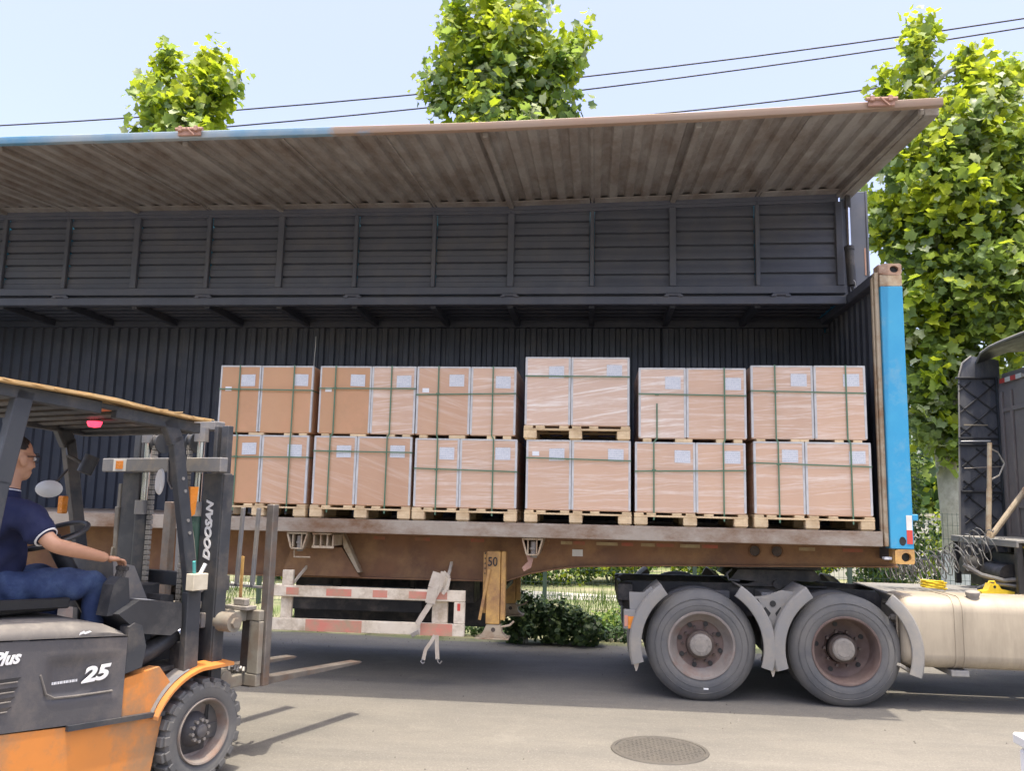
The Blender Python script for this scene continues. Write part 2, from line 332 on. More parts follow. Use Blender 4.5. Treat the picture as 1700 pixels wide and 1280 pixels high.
# ------------------------------------------------------------------ mesh helpers
OFF = {}
def V(*a): return Vector(a)
def frame(d, up=None):
    d = Vector(d).normalized()
    up = Vector(up) if up else Vector((0, 0, 1))
    if abs(d.dot(up)) > 0.98: up = Vector((0, 1, 0)) if abs(d.y) < 0.9 else Vector((1, 0, 0))
    s = d.cross(up).normalized()
    return d, s, s.cross(d).normalized()
class MB:
    def __init__(self): self.v, self.f, self.m, self.mats, self.cur = [], [], [], [], 0
    def use(self, name):
        if name not in self.mats: self.mats.append(name)
        self.cur = self.mats.index(name); return self
    def face(self, idx): self.f.append(tuple(idx)); self.m.append(self.cur)
    def verts(self, vs):
        k = len(self.v); self.v.extend(tuple(x) for x in vs); return k
    def poly(self, pts): k = self.verts(pts); self.face(range(k, k + len(pts))); return self
    def box(self, lo, hi, ch=None, mtx=None):
        lo, hi = Vector(lo), Vector(hi)
        for i in range(3):
            if lo[i] > hi[i]: lo[i], hi[i] = hi[i], lo[i]
        c, h = (lo + hi) / 2, (hi - lo) / 2
        if ch is None: ch = 0.006
        ch = min(ch, 0.3 * min(h))
        if ch <= 0.0004:
            P = [Vector((sx * h.x, sy * h.y, sz * h.z)) for sx in (-1, 1) for sy in (-1, 1) for sz in (-1, 1)]
            F = [(0, 1, 3, 2), (4, 6, 7, 5), (0, 4, 5, 1), (2, 3, 7, 6), (0, 2, 6, 4), (1, 5, 7, 3)]
        else:
            P = []; idx = {}
            for sx in (-1, 1):
                for sy in (-1, 1):
                    for sz in (-1, 1):
                        for a in range(3):
                            q = [sx * (h.x - ch), sy * (h.y - ch), sz * (h.z - ch)]
                            q[a] = (sx, sy, sz)[a] * h[a]
                            idx[(sx, sy, sz, a)] = len(P); P.append(Vector(q))
            F = []
            for a in range(3):
                b, d = (a + 1) % 3, (a + 2) % 3
                for s in (-1, 1):
                    q = []
                    for (u, w) in ((-1, -1), (1, -1), (1, 1), (-1, 1)):
                        k = [0, 0, 0]; k[a] = s; k[b] = u; k[d] = w
                        q.append(idx[(*k, a)])
                    F.append(q if s > 0 else q[::-1])
                for u in (-1, 1):
                    for w in (-1, 1):
                        k1 = [0, 0, 0]; k1[b] = u; k1[d] = w
                        k0 = list(k1); k0[a] = -1; k1[a] = 1
                        q = [idx[(*k0, b)], idx[(*k1, b)], idx[(*k1, d)], idx[(*k0, d)]]
                        F.append(q if u * w < 0 else q[::-1])
            for sx in (-1, 1):
                for sy in (-1, 1):
                    for sz in (-1, 1):
                        q = [idx[(sx, sy, sz, a)] for a in range(3)]
                        F.append(q if sx * sy * sz > 0 else q[::-1])
        k = self.verts([(mtx @ p if mtx else p) + c for p in P] if mtx is None else [mtx @ (p + c) for p in P])
        for q in F: self.face([k + i for i in q])
        return self
    def bar(self, p, q, w, h, up=None, ch=None):
        p, q = Vector(p), Vector(q)
        d, s, u = frame(q - p, up)
        L_ = (q - p).length
        m = Matrix((d, s, u)).transposed().to_4x4(); m.translation = (p + q) / 2
        return self.box((-L_ / 2, -w / 2, -h / 2), (L_ / 2, w / 2, h / 2), ch, m)
    def tube(self, pts, r, n=8, caps=True):
        pts = [Vector(p) for p in pts]; rs = r if hasattr(r, '__len__') else [r] * len(pts)
        s = None; rings = []
        for i, p in enumerate(pts):
            d = (pts[min(i + 1, len(pts) - 1)] - pts[max(i - 1, 0)]).normalized()
            if s is None: _, s, u = frame(d)
            else:
                s = (s - d * s.dot(d)).normalized()
            u = s.cross(d)
            rings.append(self.verts([p + (s * math.cos(2 * math.pi * j / n) + u * math.sin(2 * math.pi * j / n)) * rs[i] for j in range(n)]))
        for a, b in zip(rings, rings[1:]):
            for j in range(n):
                self.face((a + j, b + j, b + (j + 1) % n, a + (j + 1) % n))
        if caps:
            self.face(range(rings[0], rings[0] + n)); self.face(range(rings[-1] + n - 1, rings[-1] - 1, -1))
        return self
    def cyl(self, p, q, r, n=16, r2=None): return self.tube([p, q], [r, r2 if r2 is not None else r], n)
    def lathe(self, c, axis, prof, n=32, closed=False, mats=None):
        """prof: (offset along axis, radius) from one side to the other"""
        c = Vector(c); d, s, u = frame(axis)
        rings = []
        for (t, r) in prof:
            rings.append(self.verts([c + d * t + (s * math.cos(2 * math.pi * j / n) + u * math.sin(2 * math.pi * j / n)) * max(r, 1e-4) for j in range(n)]))
        prs = list(zip(rings, rings[1:])) + ([(rings[-1], rings[0])] if closed else [])
        for i, (a, b) in enumerate(prs):
            if mats: self.use(mats[min(i, len(mats) - 1)])
            for j in range(n): self.face((a + j, a + (j + 1) % n, b + (j + 1) % n, b + j))
        return self
    def prism(self, poly, axis, a, b):
        """polygon in the plane across axis 'x','y' or 'z' (remaining coordinates in order), swept from a to b"""
        ins = {'x': lambda p, t: (t, p[0], p[1]), 'y': lambda p, t: (p[0], t, p[1]), 'z': lambda p, t: (p[0], p[1], t)}[axis]
        n = len(poly); k = self.verts([ins(p, a) for p in poly] + [ins(p, b) for p in poly])
        self.face(range(k, k + n)); self.face(range(k + 2 * n - 1, k + n - 1, -1))
        for i in range(n):
            j = (i + 1) % n; self.face((k + i, k + n + i, k + n + j, k + j))
        return self
    def sheet(self, rows):
        """grid of points, rows of equal length"""
        ks = [self.verts(r) for r in rows]; n = len(rows[0])
        for a, b in zip(ks, ks[1:]):
            for j in range(n - 1): self.face((a + j, a + j + 1, b + j + 1, b + j))
        return self
    def holed(self, x0, x1, z0, z1, y, depth, cx, cz, rx, rz, n=24, dark='paint_black'):
        """plate in the xz plane facing -y with an oval hole and a dark back"""
        cur = self.mats[self.cur]
        o, i0, i1 = [], [], []
        for j in range(n):
            a = 2 * math.pi * j / n; ca, sa = math.cos(a), math.sin(a)
            ex, ez = cx + rx * ca, cz + rz * sa
            t = min(((x1 - cx) / ca if ca > 1e-6 else (x0 - cx) / ca if ca < -1e-6 else 1e9), ((z1 - cz) / sa if sa > 1e-6 else (z0 - cz) / sa if sa < -1e-6 else 1e9))
            o.append((cx + ca * t, y, cz + sa * t)); i0.append((ex, y, ez)); i1.append((ex, y + depth, ez))
        a, b, c = self.verts(o), self.verts(i0), self.verts(i1)
        for j in range(n):
            k = (j + 1) % n
            self.face((a + j, a + k, b + k, b + j)); self.face((b + j, b + k, c + k, c + j))
        self.use(dark); self.face(range(c, c + n)); self.use(cur)
        return self
    def build(self, name, parent=None, mat_=None, label=None, kind=None, smooth=35, cat=None, group=None, off=None):
        me = bpy.data.meshes.new(name)
        if off is None: off = OFF.get(parent, Vector((0, 0, 0))) if parent else Vector((0, 0, 0))
        vv = [(x - off[0], y - off[1], z - off[2]) for x, y, z in self.v]
        me.from_pydata(vv, [], self.f)
        names = self.mats or [mat_]
        for nm in names: me.materials.append(MATS[nm])
        if len(names) > 1: me.polygons.foreach_set('material_index', self.m)
        if smooth:
            me.shade_smooth(); me.set_sharp_from_angle(angle=R(smooth))
        me.update()
        ob = bpy.data.objects.new(name, me)
        COL.objects.link(ob)
        if parent: ob.parent = parent
        if off is not None and not parent: ob.location = off
        OFF[ob] = off
        props(ob, label, cat, group, kind)
        return ob
def props(ob, label=None, cat=None, group=None, kind=None):
    if label: ob['label'] = label
    if cat: ob['category'] = cat
    if group: ob['group'] = group
    if kind: ob['kind'] = kind
def thing(name, label, cat, loc=(0, 0, 0), group=None, rotz=0, local=False):
    o = bpy.data.objects.new(name, None); COL.objects.link(o)
    o.location = loc; o.rotation_euler = (0, 0, rotz)
    o.empty_display_size = 0.2
    props(o, label, cat, group)
    OFF[o] = Vector((0, 0, 0)) if local else Vector(loc)
    return o
def mbx(m): return MB().use(m)
def text(name, s, size, pos, right, up, parent, mname, shear=0.0, bold=0.0, depth=0.002, align='CENTER', sx=1.0):
    cu = bpy.data.curves.new(name, 'FONT'); cu.body = s; cu.size = size; cu.shear = shear; cu.offset = bold; cu.extrude = depth
    cu.align_x = align; cu.align_y = 'CENTER'; cu.resolution_u = 4
    fo = bpy.data.objects.new(name, cu); COL.objects.link(fo)
    me = bpy.data.meshes.new_from_object(fo.evaluated_get(bpy.context.evaluated_depsgraph_get()))
    bpy.data.objects.remove(fo); me.name = name
    me.materials.clear(); me.materials.append(MATS[mname])
    ob = bpy.data.objects.new(name, me); COL.objects.link(ob)
    r = Vector(right).normalized(); u = Vector(up).normalized(); nrm = r.cross(u)
    m = Matrix((r * sx, u, nrm)).transposed().to_4x4()
    m.translation = Vector(pos) - OFF.get(parent, Vector((0, 0, 0)))
    ob.parent = parent; ob.matrix_local = m
    OFF[ob] = OFF.get(parent, Vector((0, 0, 0)))
    return ob
def copy_tree(o, parent=None, share_off=None):
    c = o.copy(); COL.objects.link(c); c.parent = parent
    OFF[c] = OFF.get(o)
    for ch in [x for x in bpy.data.objects if x.parent == o]: copy_tree(ch, c)
    return c
# ================================================================== SETTING
def ground():
    m = mbx('soil'); m.poly([(-220, -220, 0), (220, -220, 0), (220, 320, 0), (-220, 320, 0)])
    m.build('ground', kind='structure', smooth=0)
    r = random.Random(3)
    edge = [(x * 1.0 - 60, 2.95 + 0.35 * mnoise.noise(Vector((x * 0.31, 0, 0))) + r.uniform(-0.06, 0.06)) for x in range(0, 121)]
    m = mbx('concrete')
    rows = [[(x, y, 0.004) for x, y in edge], [(x, -60, 0.004) for x, y in edge]]
    m.sheet(rows); m.build('concrete_yard', kind='structure', smooth=0)
    m = mbx('pale_ground'); m.sheet([[(x, 9.3 + 0.3 * math.sin(x), 0.005) for x in range(-40, 41, 2)], [(x, 8.2 + 0.2 * math.sin(x * 1.7), 0.005) for x in range(-40, 41, 2)]])
    m.build('dirt_path', kind='structure', smooth=0)
ground()

def manhole():
    t = thing('manhole_cover', 'round brown iron manhole cover set in the sunlit concrete', 'manhole cover', (-2.50, -1.65, 0.004))
    c = Vector((-2.50, -1.65, 0))
    m = mbx('manhole_iron').lathe(c, (0, 0, 1), [(0.004, 0.37), (0.012, 0.365), (0.012, 0.34), (0.004, 0.335)], 48)
    m.build('frame_ring', t)
    m = mbx('manhole_iron').lathe(c, (0, 0, 1), [(0.006, 0.333), (0.009, 0.33), (0.009, 0.0)], 48)
    for i in range(-9, 10):
        for j in range(-9, 10):
            x, y = i * 0.033, j * 0.033
            if x * x + y * y < 0.305 ** 2:
                if (i + j) % 2: m.box((c.x + x - .012, c.y + y - .005, .009), (c.x + x + .012, c.y + y + .005, .0115), 0)
                else: m.box((c.x + x - .005, c.y + y - .012, .009), (c.x + x + .005, c.y + y + .012, .0115), 0)
    m.build('cover_plate', t)
manhole()

# ---------------------------------------------------------------- foliage tools
def leaf_shape():
    pts = []
    for a, r in [(-90, .14), (-66, .44), (-48, .40), (-22, .64), (2, .56), (18, .60), (40, .84), (58, .64), (74, .74), (90, 1.0)]:
        pts.append((r * math.cos(R(a)), r * math.sin(R(a))))
    left = [(-x, y) for x, y in pts[1:-1]][::-1]
    return pts + left
LEAF = leaf_shape()
def leaf_mesh(nm, mname, fold=0.18):
    vs = [(0, 0.12, 0.0)] + [(x * .5, y * .5, abs(x) * fold - 0.06 * y * y) for x, y in LEAF]
    n = len(LEAF)
    fs = [(0, 1 + i, 1 + (i + 1) % n) for i in range(n)]
    me = bpy.data.meshes.new(nm); me.from_pydata(vs, [], fs); me.materials.append(MATS[mname]); me.shade_smooth()
    return me, np.array(vs, float), np.array(fs, int)
LEAF_MATS = ['leaf_bright', 'leaf_mid', 'leaf_dark', 'leaf_pale']
LEAF_ME = [leaf_mesh('leaf', k) for k in LEAF_MATS]
def scatter_mesh(name, parent, P, N, S, spin, mi, base_v, base_f, mats, kind=None, label=None):
    """one mesh of many copies of a small leaf: P points, N normals, S sizes"""
    n, k = len(P), len(base_v)
    N = N / np.linalg.norm(N, axis=1, keepdims=True)
    ref = np.where(np.abs(N[:, 2:3]) < 0.9, np.array([[0, 0, 1.0]]), np.array([[1.0, 0, 0]]))
    T = np.cross(N, ref); T /= np.linalg.norm(T, axis=1, keepdims=True)
    B = np.cross(N, T)
    c, s = np.cos(spin)[:, None], np.sin(spin)[:, None]
    X, Y = T * c + B * s, -T * s + B * c
    v = (P[:, None, :] + S[:, None, None] * (base_v[None, :, 0:1] * X[:, None, :] + base_v[None, :, 1:2] * Y[:, None, :] + base_v[None, :, 2:3] * N[:, None, :])).reshape(-1, 3)
    f = (base_f[None] + (np.arange(n) * k)[:, None, None]).reshape(-1, base_f.shape[1])
    me = bpy.data.meshes.new(name)
    me.vertices.add(len(v)); me.vertices.foreach_set('co', v.ravel())
    q = base_f.shape[1]
    me.loops.add(f.size); me.loops.foreach_set('vertex_index', f.ravel())
    me.polygons.add(len(f)); me.polygons.foreach_set('loop_start', np.arange(0, f.size, q)); me.polygons.foreach_set('loop_total', np.full(len(f), q))
    for mm in mats: me.materials.append(MATS[mm])
    me.polygons.foreach_set('material_index', np.repeat(mi, len(base_f)))
    me.update(calc_edges=True)
    ob = bpy.data.objects.new(name, me); COL.objects.link(ob)
    if parent: ob.parent = parent
    props(ob, label, kind=kind)
    return ob
QUAD_V = np.array([(0, -.5, 0), (.34, 0.05, .06), (0, .5, 0), (-.34, 0.05, .06)], float); QUAD_F = np.array([(0, 1, 2, 3)])
def leaf_orient(N, spin):
    N = Vector(N).normalized(); ref = Vector((0, 0, 1)) if abs(N.z) < .9 else Vector((1, 0, 0))
    T = N.cross(ref).normalized(); B = N.cross(T)
    X = T * math.cos(spin) + B * math.sin(spin); Y = -T * math.sin(spin) + B * math.cos(spin)
    return Matrix((X, Y, N)).transposed().to_4x4()

def plane_tree(label, x, y, blobs, n, seed, trunk_r, trunk_h, lime=True, nleaf=300, leafsize=0.25, bright=0.4):
    """upright plane tree: blobs are crown clumps (x, z, radius); every shoot carries its own cluster of leaves"""
    rg = np.random.default_rng(seed); rr = random.Random(seed)
    t = thing('plane_tree', label, 'tree', (x, y, 0), 'plane trees growing behind the fence')
    m = mbx('bark')
    top = max(b[1] for b in blobs)
    pts = [(x + 0.05 * math.sin(z * 1.3 + seed), y + 0.04 * math.cos(z * 1.7), z) for z in np.linspace(0, top - .6, 14)]
    rs = [max(trunk_r * (1 - 0.80 * (p[2] / top) ** 0.8), .03) for p in pts]; rs[0] *= 1.25
    m.tube(pts, rs, 14); m.build('trunk', t)
    if lime:
        k = mbx('limewash'); k.tube([(x + 0.05 * math.sin(z * 1.3 + seed), y + 0.04 * math.cos(z * 1.7), z) for z in (0.0, .35, .8, 1.12)], [trunk_r * q + .006 for q in (1.26, 1.0, .96, .93)], 16, caps=False)
        k.build('limewash_band', t)
    vol = np.array([b[2] ** 2 for b in blobs]); vol = vol / vol.sum()
    zhi = max(b[1] + b[2] for b in blobs); zlo = min(b[1] for b in blobs)
    P = []; N = []; MI = []; S = []
    for bi, (bx, bz, br) in enumerate(blobs):
        by = y + rr.uniform(-.35, .2) * min(br, 1)
        z0 = max(trunk_h * .8, bz - br * 1.6)
        k = mbx('bark'); k.tube([(x, y, z0), ((x + bx) / 2, (y + by) / 2, (z0 + bz) / 2 + .1), (bx, by, bz + br * .4)], [.055 + br * .014, .045, .016], 6)
        k.build('branch', t)
        nb = int(n * vol[bi])
        ns = max(6, nb // 22)                                       # shoots
        d = rg.normal(size=(ns, 3)); d /= np.linalg.norm(d, axis=1, keepdims=True)
        rad = rg.uniform(.3, 1.0, ns) ** .6 * (br - .12) * (1 + .22 * (rg.uniform(size=ns) > .75))
        C = np.array([bx, by, bz]) + d * rad[:, None] * np.array([1, 1, 1.05])
        for s_ in range(ns):
            q = 22
            ax = d[s_] * .5 + np.array([0, 0, .85]); cl = rg.normal(size=(q, 3)) * (.10 + .03 * br) + ax[None] * rg.uniform(-.25, .30, (q, 1))
            pp = C[s_] + cl
            nn = d[s_] * .55 + np.array([0, -.1, .75]) + rg.normal(size=(q, 3)) * .8
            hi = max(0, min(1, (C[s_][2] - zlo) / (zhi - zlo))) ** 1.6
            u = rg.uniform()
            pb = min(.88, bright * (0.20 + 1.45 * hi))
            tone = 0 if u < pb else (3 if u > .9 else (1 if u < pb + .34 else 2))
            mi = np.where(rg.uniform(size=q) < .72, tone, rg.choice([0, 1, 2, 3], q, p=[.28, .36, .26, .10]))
            P.append(pp); N.append(nn); MI.append(mi); S.append(rg.uniform(.42, 1.15, q) * leafsize * 2)
    P = np.concatenate(P); N = np.concatenate(N); MI = np.concatenate(MI); S = np.concatenate(S)
    spin = rg.uniform(0, 6.283, len(P))
    ok = P[:, 2] > trunk_h * .82
    P, N, MI, S, spin = P[ok], N[ok], MI[ok], S[ok], spin[ok]
    Pl = P - np.array([x, y, 0])
    order = np.argsort(-(S * (1 + .25 * -(P[:, 1] - y))))
    order = order[P[order, 2] > 0]
    near = order[:nleaf]; rest = order[nleaf:]
    for i in near:
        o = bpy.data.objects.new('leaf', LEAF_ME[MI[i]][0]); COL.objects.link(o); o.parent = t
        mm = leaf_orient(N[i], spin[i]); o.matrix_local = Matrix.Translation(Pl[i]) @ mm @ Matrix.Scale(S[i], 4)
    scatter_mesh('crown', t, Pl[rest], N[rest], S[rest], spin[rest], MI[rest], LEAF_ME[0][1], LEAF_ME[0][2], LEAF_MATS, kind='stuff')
TREES = __import__('json').loads('''{"t2": [[-5.44, 11.45, 0.67], [-4.53, 11.42, 0.61], [-5.66, 10.55, 0.72], [-4.69, 10.52, 0.84], [-3.73, 10.36, 0.53], [-3.5, 10.76, 0.36], [-6.05, 9.74, 0.47], [-4.08, 9.62, 0.87], [-5.02, 9.39, 1.06], [-4.87, 8.15, 1.39], [-4.84, 6.81, 1.45]], "t1": [[-10.98, 10.62, 0.27], [-11.79, 10.46, 0.36], [-10.88, 10.07, 0.5], [-12.1, 9.9, 0.45], [-11.48, 9.56, 0.95], [-11.37, 8.14, 1.22], [-11.25, 6.63, 1.34]], "t3": [[3.01, 10.78, 0.27], [3.02, 10.15, 0.47], [2.81, 9.55, 0.53], [3.89, 10.1, 0.22], [4.07, 9.46, 0.69], [3.75, 8.58, 0.98], [4.39, 8.62, 0.5], [3.29, 7.89, 1.22], [4.12, 7.53, 1.17], [2.56, 6.97, 0.78], [3.64, 6.39, 1.34], [4.58, 6.39, 1.0], [2.97, 5.39, 1.0], [3.99, 5.17, 1.11], [3.02, 4.29, 0.78], [3.5, 3.64, 0.78], [2.88, 3.42, 0.47], [3.16, 3.0, 0.45]], "t4": [[5.86, 9.27, 0.46], [6.02, 8.19, 0.73], [6.11, 6.95, 1.1], [5.92, 5.73, 1.1]]}''')
plane_tree('leafy plane tree showing above the blue end of the raised wing', -11.5, 7.0, TREES['t1'], 6000, 11, .2, 3.2, leafsize=.16, bright=.75)
plane_tree('tall plane tree rising above the rusty middle of the raised wing', -4.9, 7.0, TREES['t2'], 11500, 12, .22, 3.2, leafsize=.155, bright=.55)
plane_tree('large twin topped plane tree between the container and the tractor cab', 3.18, 7.0, TREES['t3'], 17500, 13, .225, 2.35, leafsize=.155, bright=.5)
plane_tree('plane tree at the edge of the photo above the tractor cab', 5.6, 8.5, TREES['t4'], 5800, 14, .2, 3.4, leafsize=.155, bright=.5, nleaf=120)

def bush(name, label, cat, c, rad, n, seed, size, mats, kind=None, group=None, stems=6):
    rg = np.random.default_rng(seed); rr = random.Random(seed)
    t = thing(name, label, cat, (c[0], c[1], 0), group)
    d = rg.normal(size=(n, 3)); d /= np.linalg.norm(d, axis=1, keepdims=True)
    lump = 1 + .38 * np.sin(d[:, 0] * 5 + seed) * np.cos(d[:, 2] * 4 + seed * 2)
    rr_ = rg.uniform(.15, 1, n) ** .45 * lump
    P = d * rr_[:, None] * np.array(rad); P[:, 2] = np.abs(P[:, 2] + rad[2] * .9)
    N = d + np.array([0, 0, .6]) + rg.normal(size=(n, 3)) * .7
    f = scatter_mesh('foliage', t, P, N, rg.uniform(.6, 1.3, n) * size, rg.uniform(0, 6.28, n), rg.choice(len(mats), n), QUAD_V, QUAD_F, mats, kind='stuff')
    m = mbx('bark')
    for k in range(stems):
        a = k * 2.4; r0 = rr.uniform(.3, .75)
        m.tube([(c[0] + .05 * math.cos(a), c[1] + .05 * math.sin(a), 0), (c[0] + rad[0] * r0 * .5 * math.cos(a), c[1] + rad[1] * r0 * .5 * math.sin(a), rad[2] * .8), (c[0] + rad[0] * r0 * math.cos(a), c[1] + rad[1] * r0 * math.sin(a), rad[2] * 1.5)], [.018, .012, .005], 5)
    m.build('stem', t)
    return t
HL = ['hedge_leaf', 'leaf_mid', 'hedge_dark', 'leaf_bright']
for bx, by, rx, rz, nn, lab in ((-3.93, 2.98, .30, .36, 1500, 'dark weedy shrub in the truck shadow right behind the landing leg'), (-3.50, 3.05, .34, .30, 1500, 'dark low shrub in the truck shadow midway between landing leg and tractor'), (-3.12, 2.98, .26, .22, 1000, 'smallest dark shrub of the shaded row nearest the tractor tail')):
    bush('shrub', lab, 'shrub', (bx, by), (rx, .26, rz), nn, 21 + int(rz * 100), .08, ['hedge_dark', 'hedge_dark', 'leaf_dark'], group='dark shrubs at the yard edge', stems=9)
bush('weed_clump', 'low weed clump on the sandy ground behind the rear tractor wheel', 'weeds', (-2.75, 4.4), (.35, .35, .16), 900, 22, .06, ['hedge_leaf', 'leaf_mid'])
bush('weed_clump', 'low weed clump in shade behind the side guard', 'weeds', (-5.9, 4.1), (.7, .4, .2), 1200, 23, .06, ['hedge_leaf', 'hedge_dark'])
for i, (bx, lab) in enumerate([(-6.9, 'low dark weeds added over the bright yard edge left of the white guard upright'), (-6.0, 'low dark weeds added over the bright yard edge below the first red stripe of the guard'), (-5.1, 'low dark weeds added over the bright yard edge behind the ratchet strap'), (-4.35, 'low dark weeds added over the bright yard edge just left of the landing leg'), (-2.7, 'low dark weeds added over the bright yard edge by the tractor tail lamp')]):
    bush('weed_clump', lab, 'weeds', (bx, 3.42), (.5, .2, .12), 700, 60 + i, .055, ['hedge_dark', 'hedge_leaf', 'hedge_dark'], group='dark weeds added to hide the bright yard edge')  # dark weeds added to cover the sunlit ground strip under the guard
bush('conifer_shrub', 'tall dense dark shrub beside the whitewashed tree trunk', 'shrub', (2.75, 9.3), (.85, .8, 1.75), 9000, 24, .10, ['hedge_leaf', 'hedge_dark', 'leaf_mid'])
for i, (bx, by, r, h, lab) in enumerate([(-9.6, 10.6, 1.3, .8, 'sunlit bush behind the fence, seen under the trailer beside the forklift mast'),
        (-6.9, 10.9, 1.4, .85, 'bright bush behind the fence above the striped side guard'), (-4.5, 11.2, 1.3, .9, 'green bush behind the fence, seen behind the yellow landing leg'),
        (-2.6, 11.8, 1.2, .95, 'leafy bush behind the fence, seen over the tractor frame tail'), (-.2, 13.4, 1.3, .9, 'yellow green bush behind the fence by the fifth wheel'),
        (1.6, 11.2, 1.1, .8, 'pale green bush behind the fence below the container corner'), (4.9, 10.2, 1.3, 1.1, 'bush behind the fence next to the tractor cab')]):
    bush('bush', lab, 'bush', (bx, by), (r, r * .8, h), 4200, 40 + i, .12, HL, group='bushes behind the fence')
def wood():
    rg = np.random.default_rng(5); n = 52000
    P = np.column_stack([rg.uniform(-40, 30, n), rg.uniform(17, 23, n), rg.uniform(0, 1, n) ** .8])
    top = 4.8 + 1.2 * np.sin(P[:, 0] * .55) + .8 * np.sin(P[:, 0] * 1.31 + 1)
    P[:, 2] *= top
    N = rg.normal(size=(n, 3)) + np.array([0, -.6, .6])
    scatter_mesh('undergrowth', None, P, N, rg.uniform(.25, .6, n), rg.uniform(0, 6.28, n), rg.choice(4, n, p=[.4, .25, .25, .1]), QUAD_V, QUAD_F, HL, kind='stuff', label='mass of green undergrowth far behind the fence')
wood()
def grass():
    rg = np.random.default_rng(6); n = 16000
    P = np.column_stack([rg.uniform(-14, 7, n), 3.4 + rg.uniform(0, 1, n) ** .8 * 5.2, np.zeros(n)])
    d = np.sin(P[:, 0] * 1.7) + np.sin(P[:, 1] * 2.1 + P[:, 0]) + rg.normal(size=n) * .7
    P = P[d > .1]; n = len(P)
    bl = np.array([(-.03, 0, 0), (.03, 0, 0), (.0, 1, .25)], float); bf = np.array([(0, 1, 2)])
    N = np.column_stack([rg.normal(size=n), -np.abs(rg.normal(size=n)) - .2, rg.normal(size=n) * .12])
    a = rg.normal(size=n) * .25
    o = scatter_mesh('grass', None, P, N, rg.uniform(.08, .3, n), math.pi + a, rg.choice(2, n), bl, bf, ['grass_blade', 'hedge_leaf'], kind='stuff', label='tufts of rough grass along the yard edge')
    return o
grass()

def grit():
    rg = np.random.default_rng(8); n = 600
    P = np.column_stack([rg.uniform(-9, 4, n), np.where(rg.uniform(size=n) < .5, rg.uniform(-6.5, 3.2, n), 3.1 - np.abs(rg.normal(size=n)) * .5), np.full(n, .008)])
    tv = np.array([(-.5, -.4, -.3), (.5, -.35, -.3), (0, .5, -.3), (.05, .0, .45)]); tf = np.array([(0, 1, 3), (1, 2, 3), (2, 0, 3)])
    scatter_mesh('grit', None, P, np.tile([[0, 0, 1.0]], (n, 1)), rg.uniform(.006, .022, n), rg.uniform(0, 6.28, n), rg.choice(2, n), tv, tf, ['rim_grey', 'manhole_iron'], kind='stuff', label='loose grit scattered over the concrete')
grit()
def fence():
    xs = [-3.82 + 2.49 * k for k in range(-4, 5)]
    t = thing('wire_fence', 'dark green welded wire fence behind the truck', 'fence', (xs[0], 6.0, 0))
    for x in xs:
        m = mbx('fence_green').box((x - .035, 5.965, 0), (x + .035, 6.035, 1.9)); m.box((x - .04, 5.96, 1.9), (x + .04, 6.04, 1.93)); m.build('post', t)
    for a, b in zip(xs, xs[1:]):
        m = mbx('fence_green')
        k = 0; x = a + .07
        while x < b - .05:
            m.bar((x, 6.0, .06), (x, 6.0, 1.82), .005, .005, ch=0); x += .075
        for z in (.08, .3, .52, .74, .96, 1.18, 1.4, 1.62, 1.8):
            m.bar((a + .03, 6.006, z), (b - .03, 6.006, z), .006, .006, ch=0)
        m.build('wire_panel', t)
fence()
def garden_wall():
    t = thing('rendered_wall', 'pale rendered wall behind the trees between container and cab', 'wall', (6, 15, 0))
    m = mbx('render_wall').box((1.0, 14.9, 0), (12, 15.1, 1.7)); m.build('wall_face', t)
    m = mbx('pale_ground').box((.95, 14.85, 1.7), (12.05, 15.15, 1.78)); m.build('coping', t)
garden_wall()

def cable(label, a, b, sag, r=0.017):
    # a and b: points on the line in view; the line goes on to poles out of view
    a, b = Vector(a), Vector(b)
    d = b - a
    p0, p1 = a - d * 1.2, b + d * 1.2
    pts = []
    for i in range(41):
        s = i / 40; p = p0.lerp(p1, s)
        u = (s - .353) * (s - .647)
        pts.append((p.x, p.y, p.z + u * sag))
    m = mbx('cable_black').tube(pts, r, 6); o = m.build('power_line', smooth=60, off=Vector(pts[20]))
    props(o, label, 'power line', 'power lines over the trees')
cable('topmost power line crossing the sky behind the trees', (-17.041, 9.0, 10.407), (5.998, 9.0, 12.25), 14)
cable('middle power line just under the topmost one', (-11.212, 9.2, 10.36), (6.089, 9.2, 12.162), 8)
cable('lowest power line, meeting the raised wing near its front latch', (0.424, 9.4, 10.678), (6.14, 9.4, 11.403), 2)
# ================================================================== CONTAINER WITH RAISED WING
def lerp_tab(tab, x):
    if x <= tab[0][0]: return tab[0][1]
    for (a, b), (c, d) in zip(tab, tab[1:]):
        if x <= c: return b + (d - b) * (x - a) / (c - a)
    return tab[-1][1]
ZN = lambda x: lerp_tab([(-12.2, 5.125), (-8.8, 5.13), (-4.0, 5.165), (-2.0, 5.215), (-.1, 5.29)], x)     # near edge of the raised side
ZB = lambda x: lerp_tab([(-12.2, 5.385), (-4.1, 5.375), (-.15, 5.475)], x)                               # hinge edge
POST_X = [-.22, -1.142, -2.112, -3.053, -4.019, -4.952, -5.918, -6.865, -7.79, -8.732, -9.651, -10.505, -11.4, -12.16]
def corr(x0, x1, pitch, depth, flat=0.5, slope=0.12):
    """trapezoid profile: list of (x, offset)"""
    out = []; x = x0
    while x < x1 - 1e-4:
        for f, o in ((0, 0), (flat, 0), (flat + slope, 1), (1 - slope, 1)):
            xx = x + f * pitch
            if xx < x1: out.append((xx, o * depth))
        x += pitch
    out.append((x1, 0)); return out
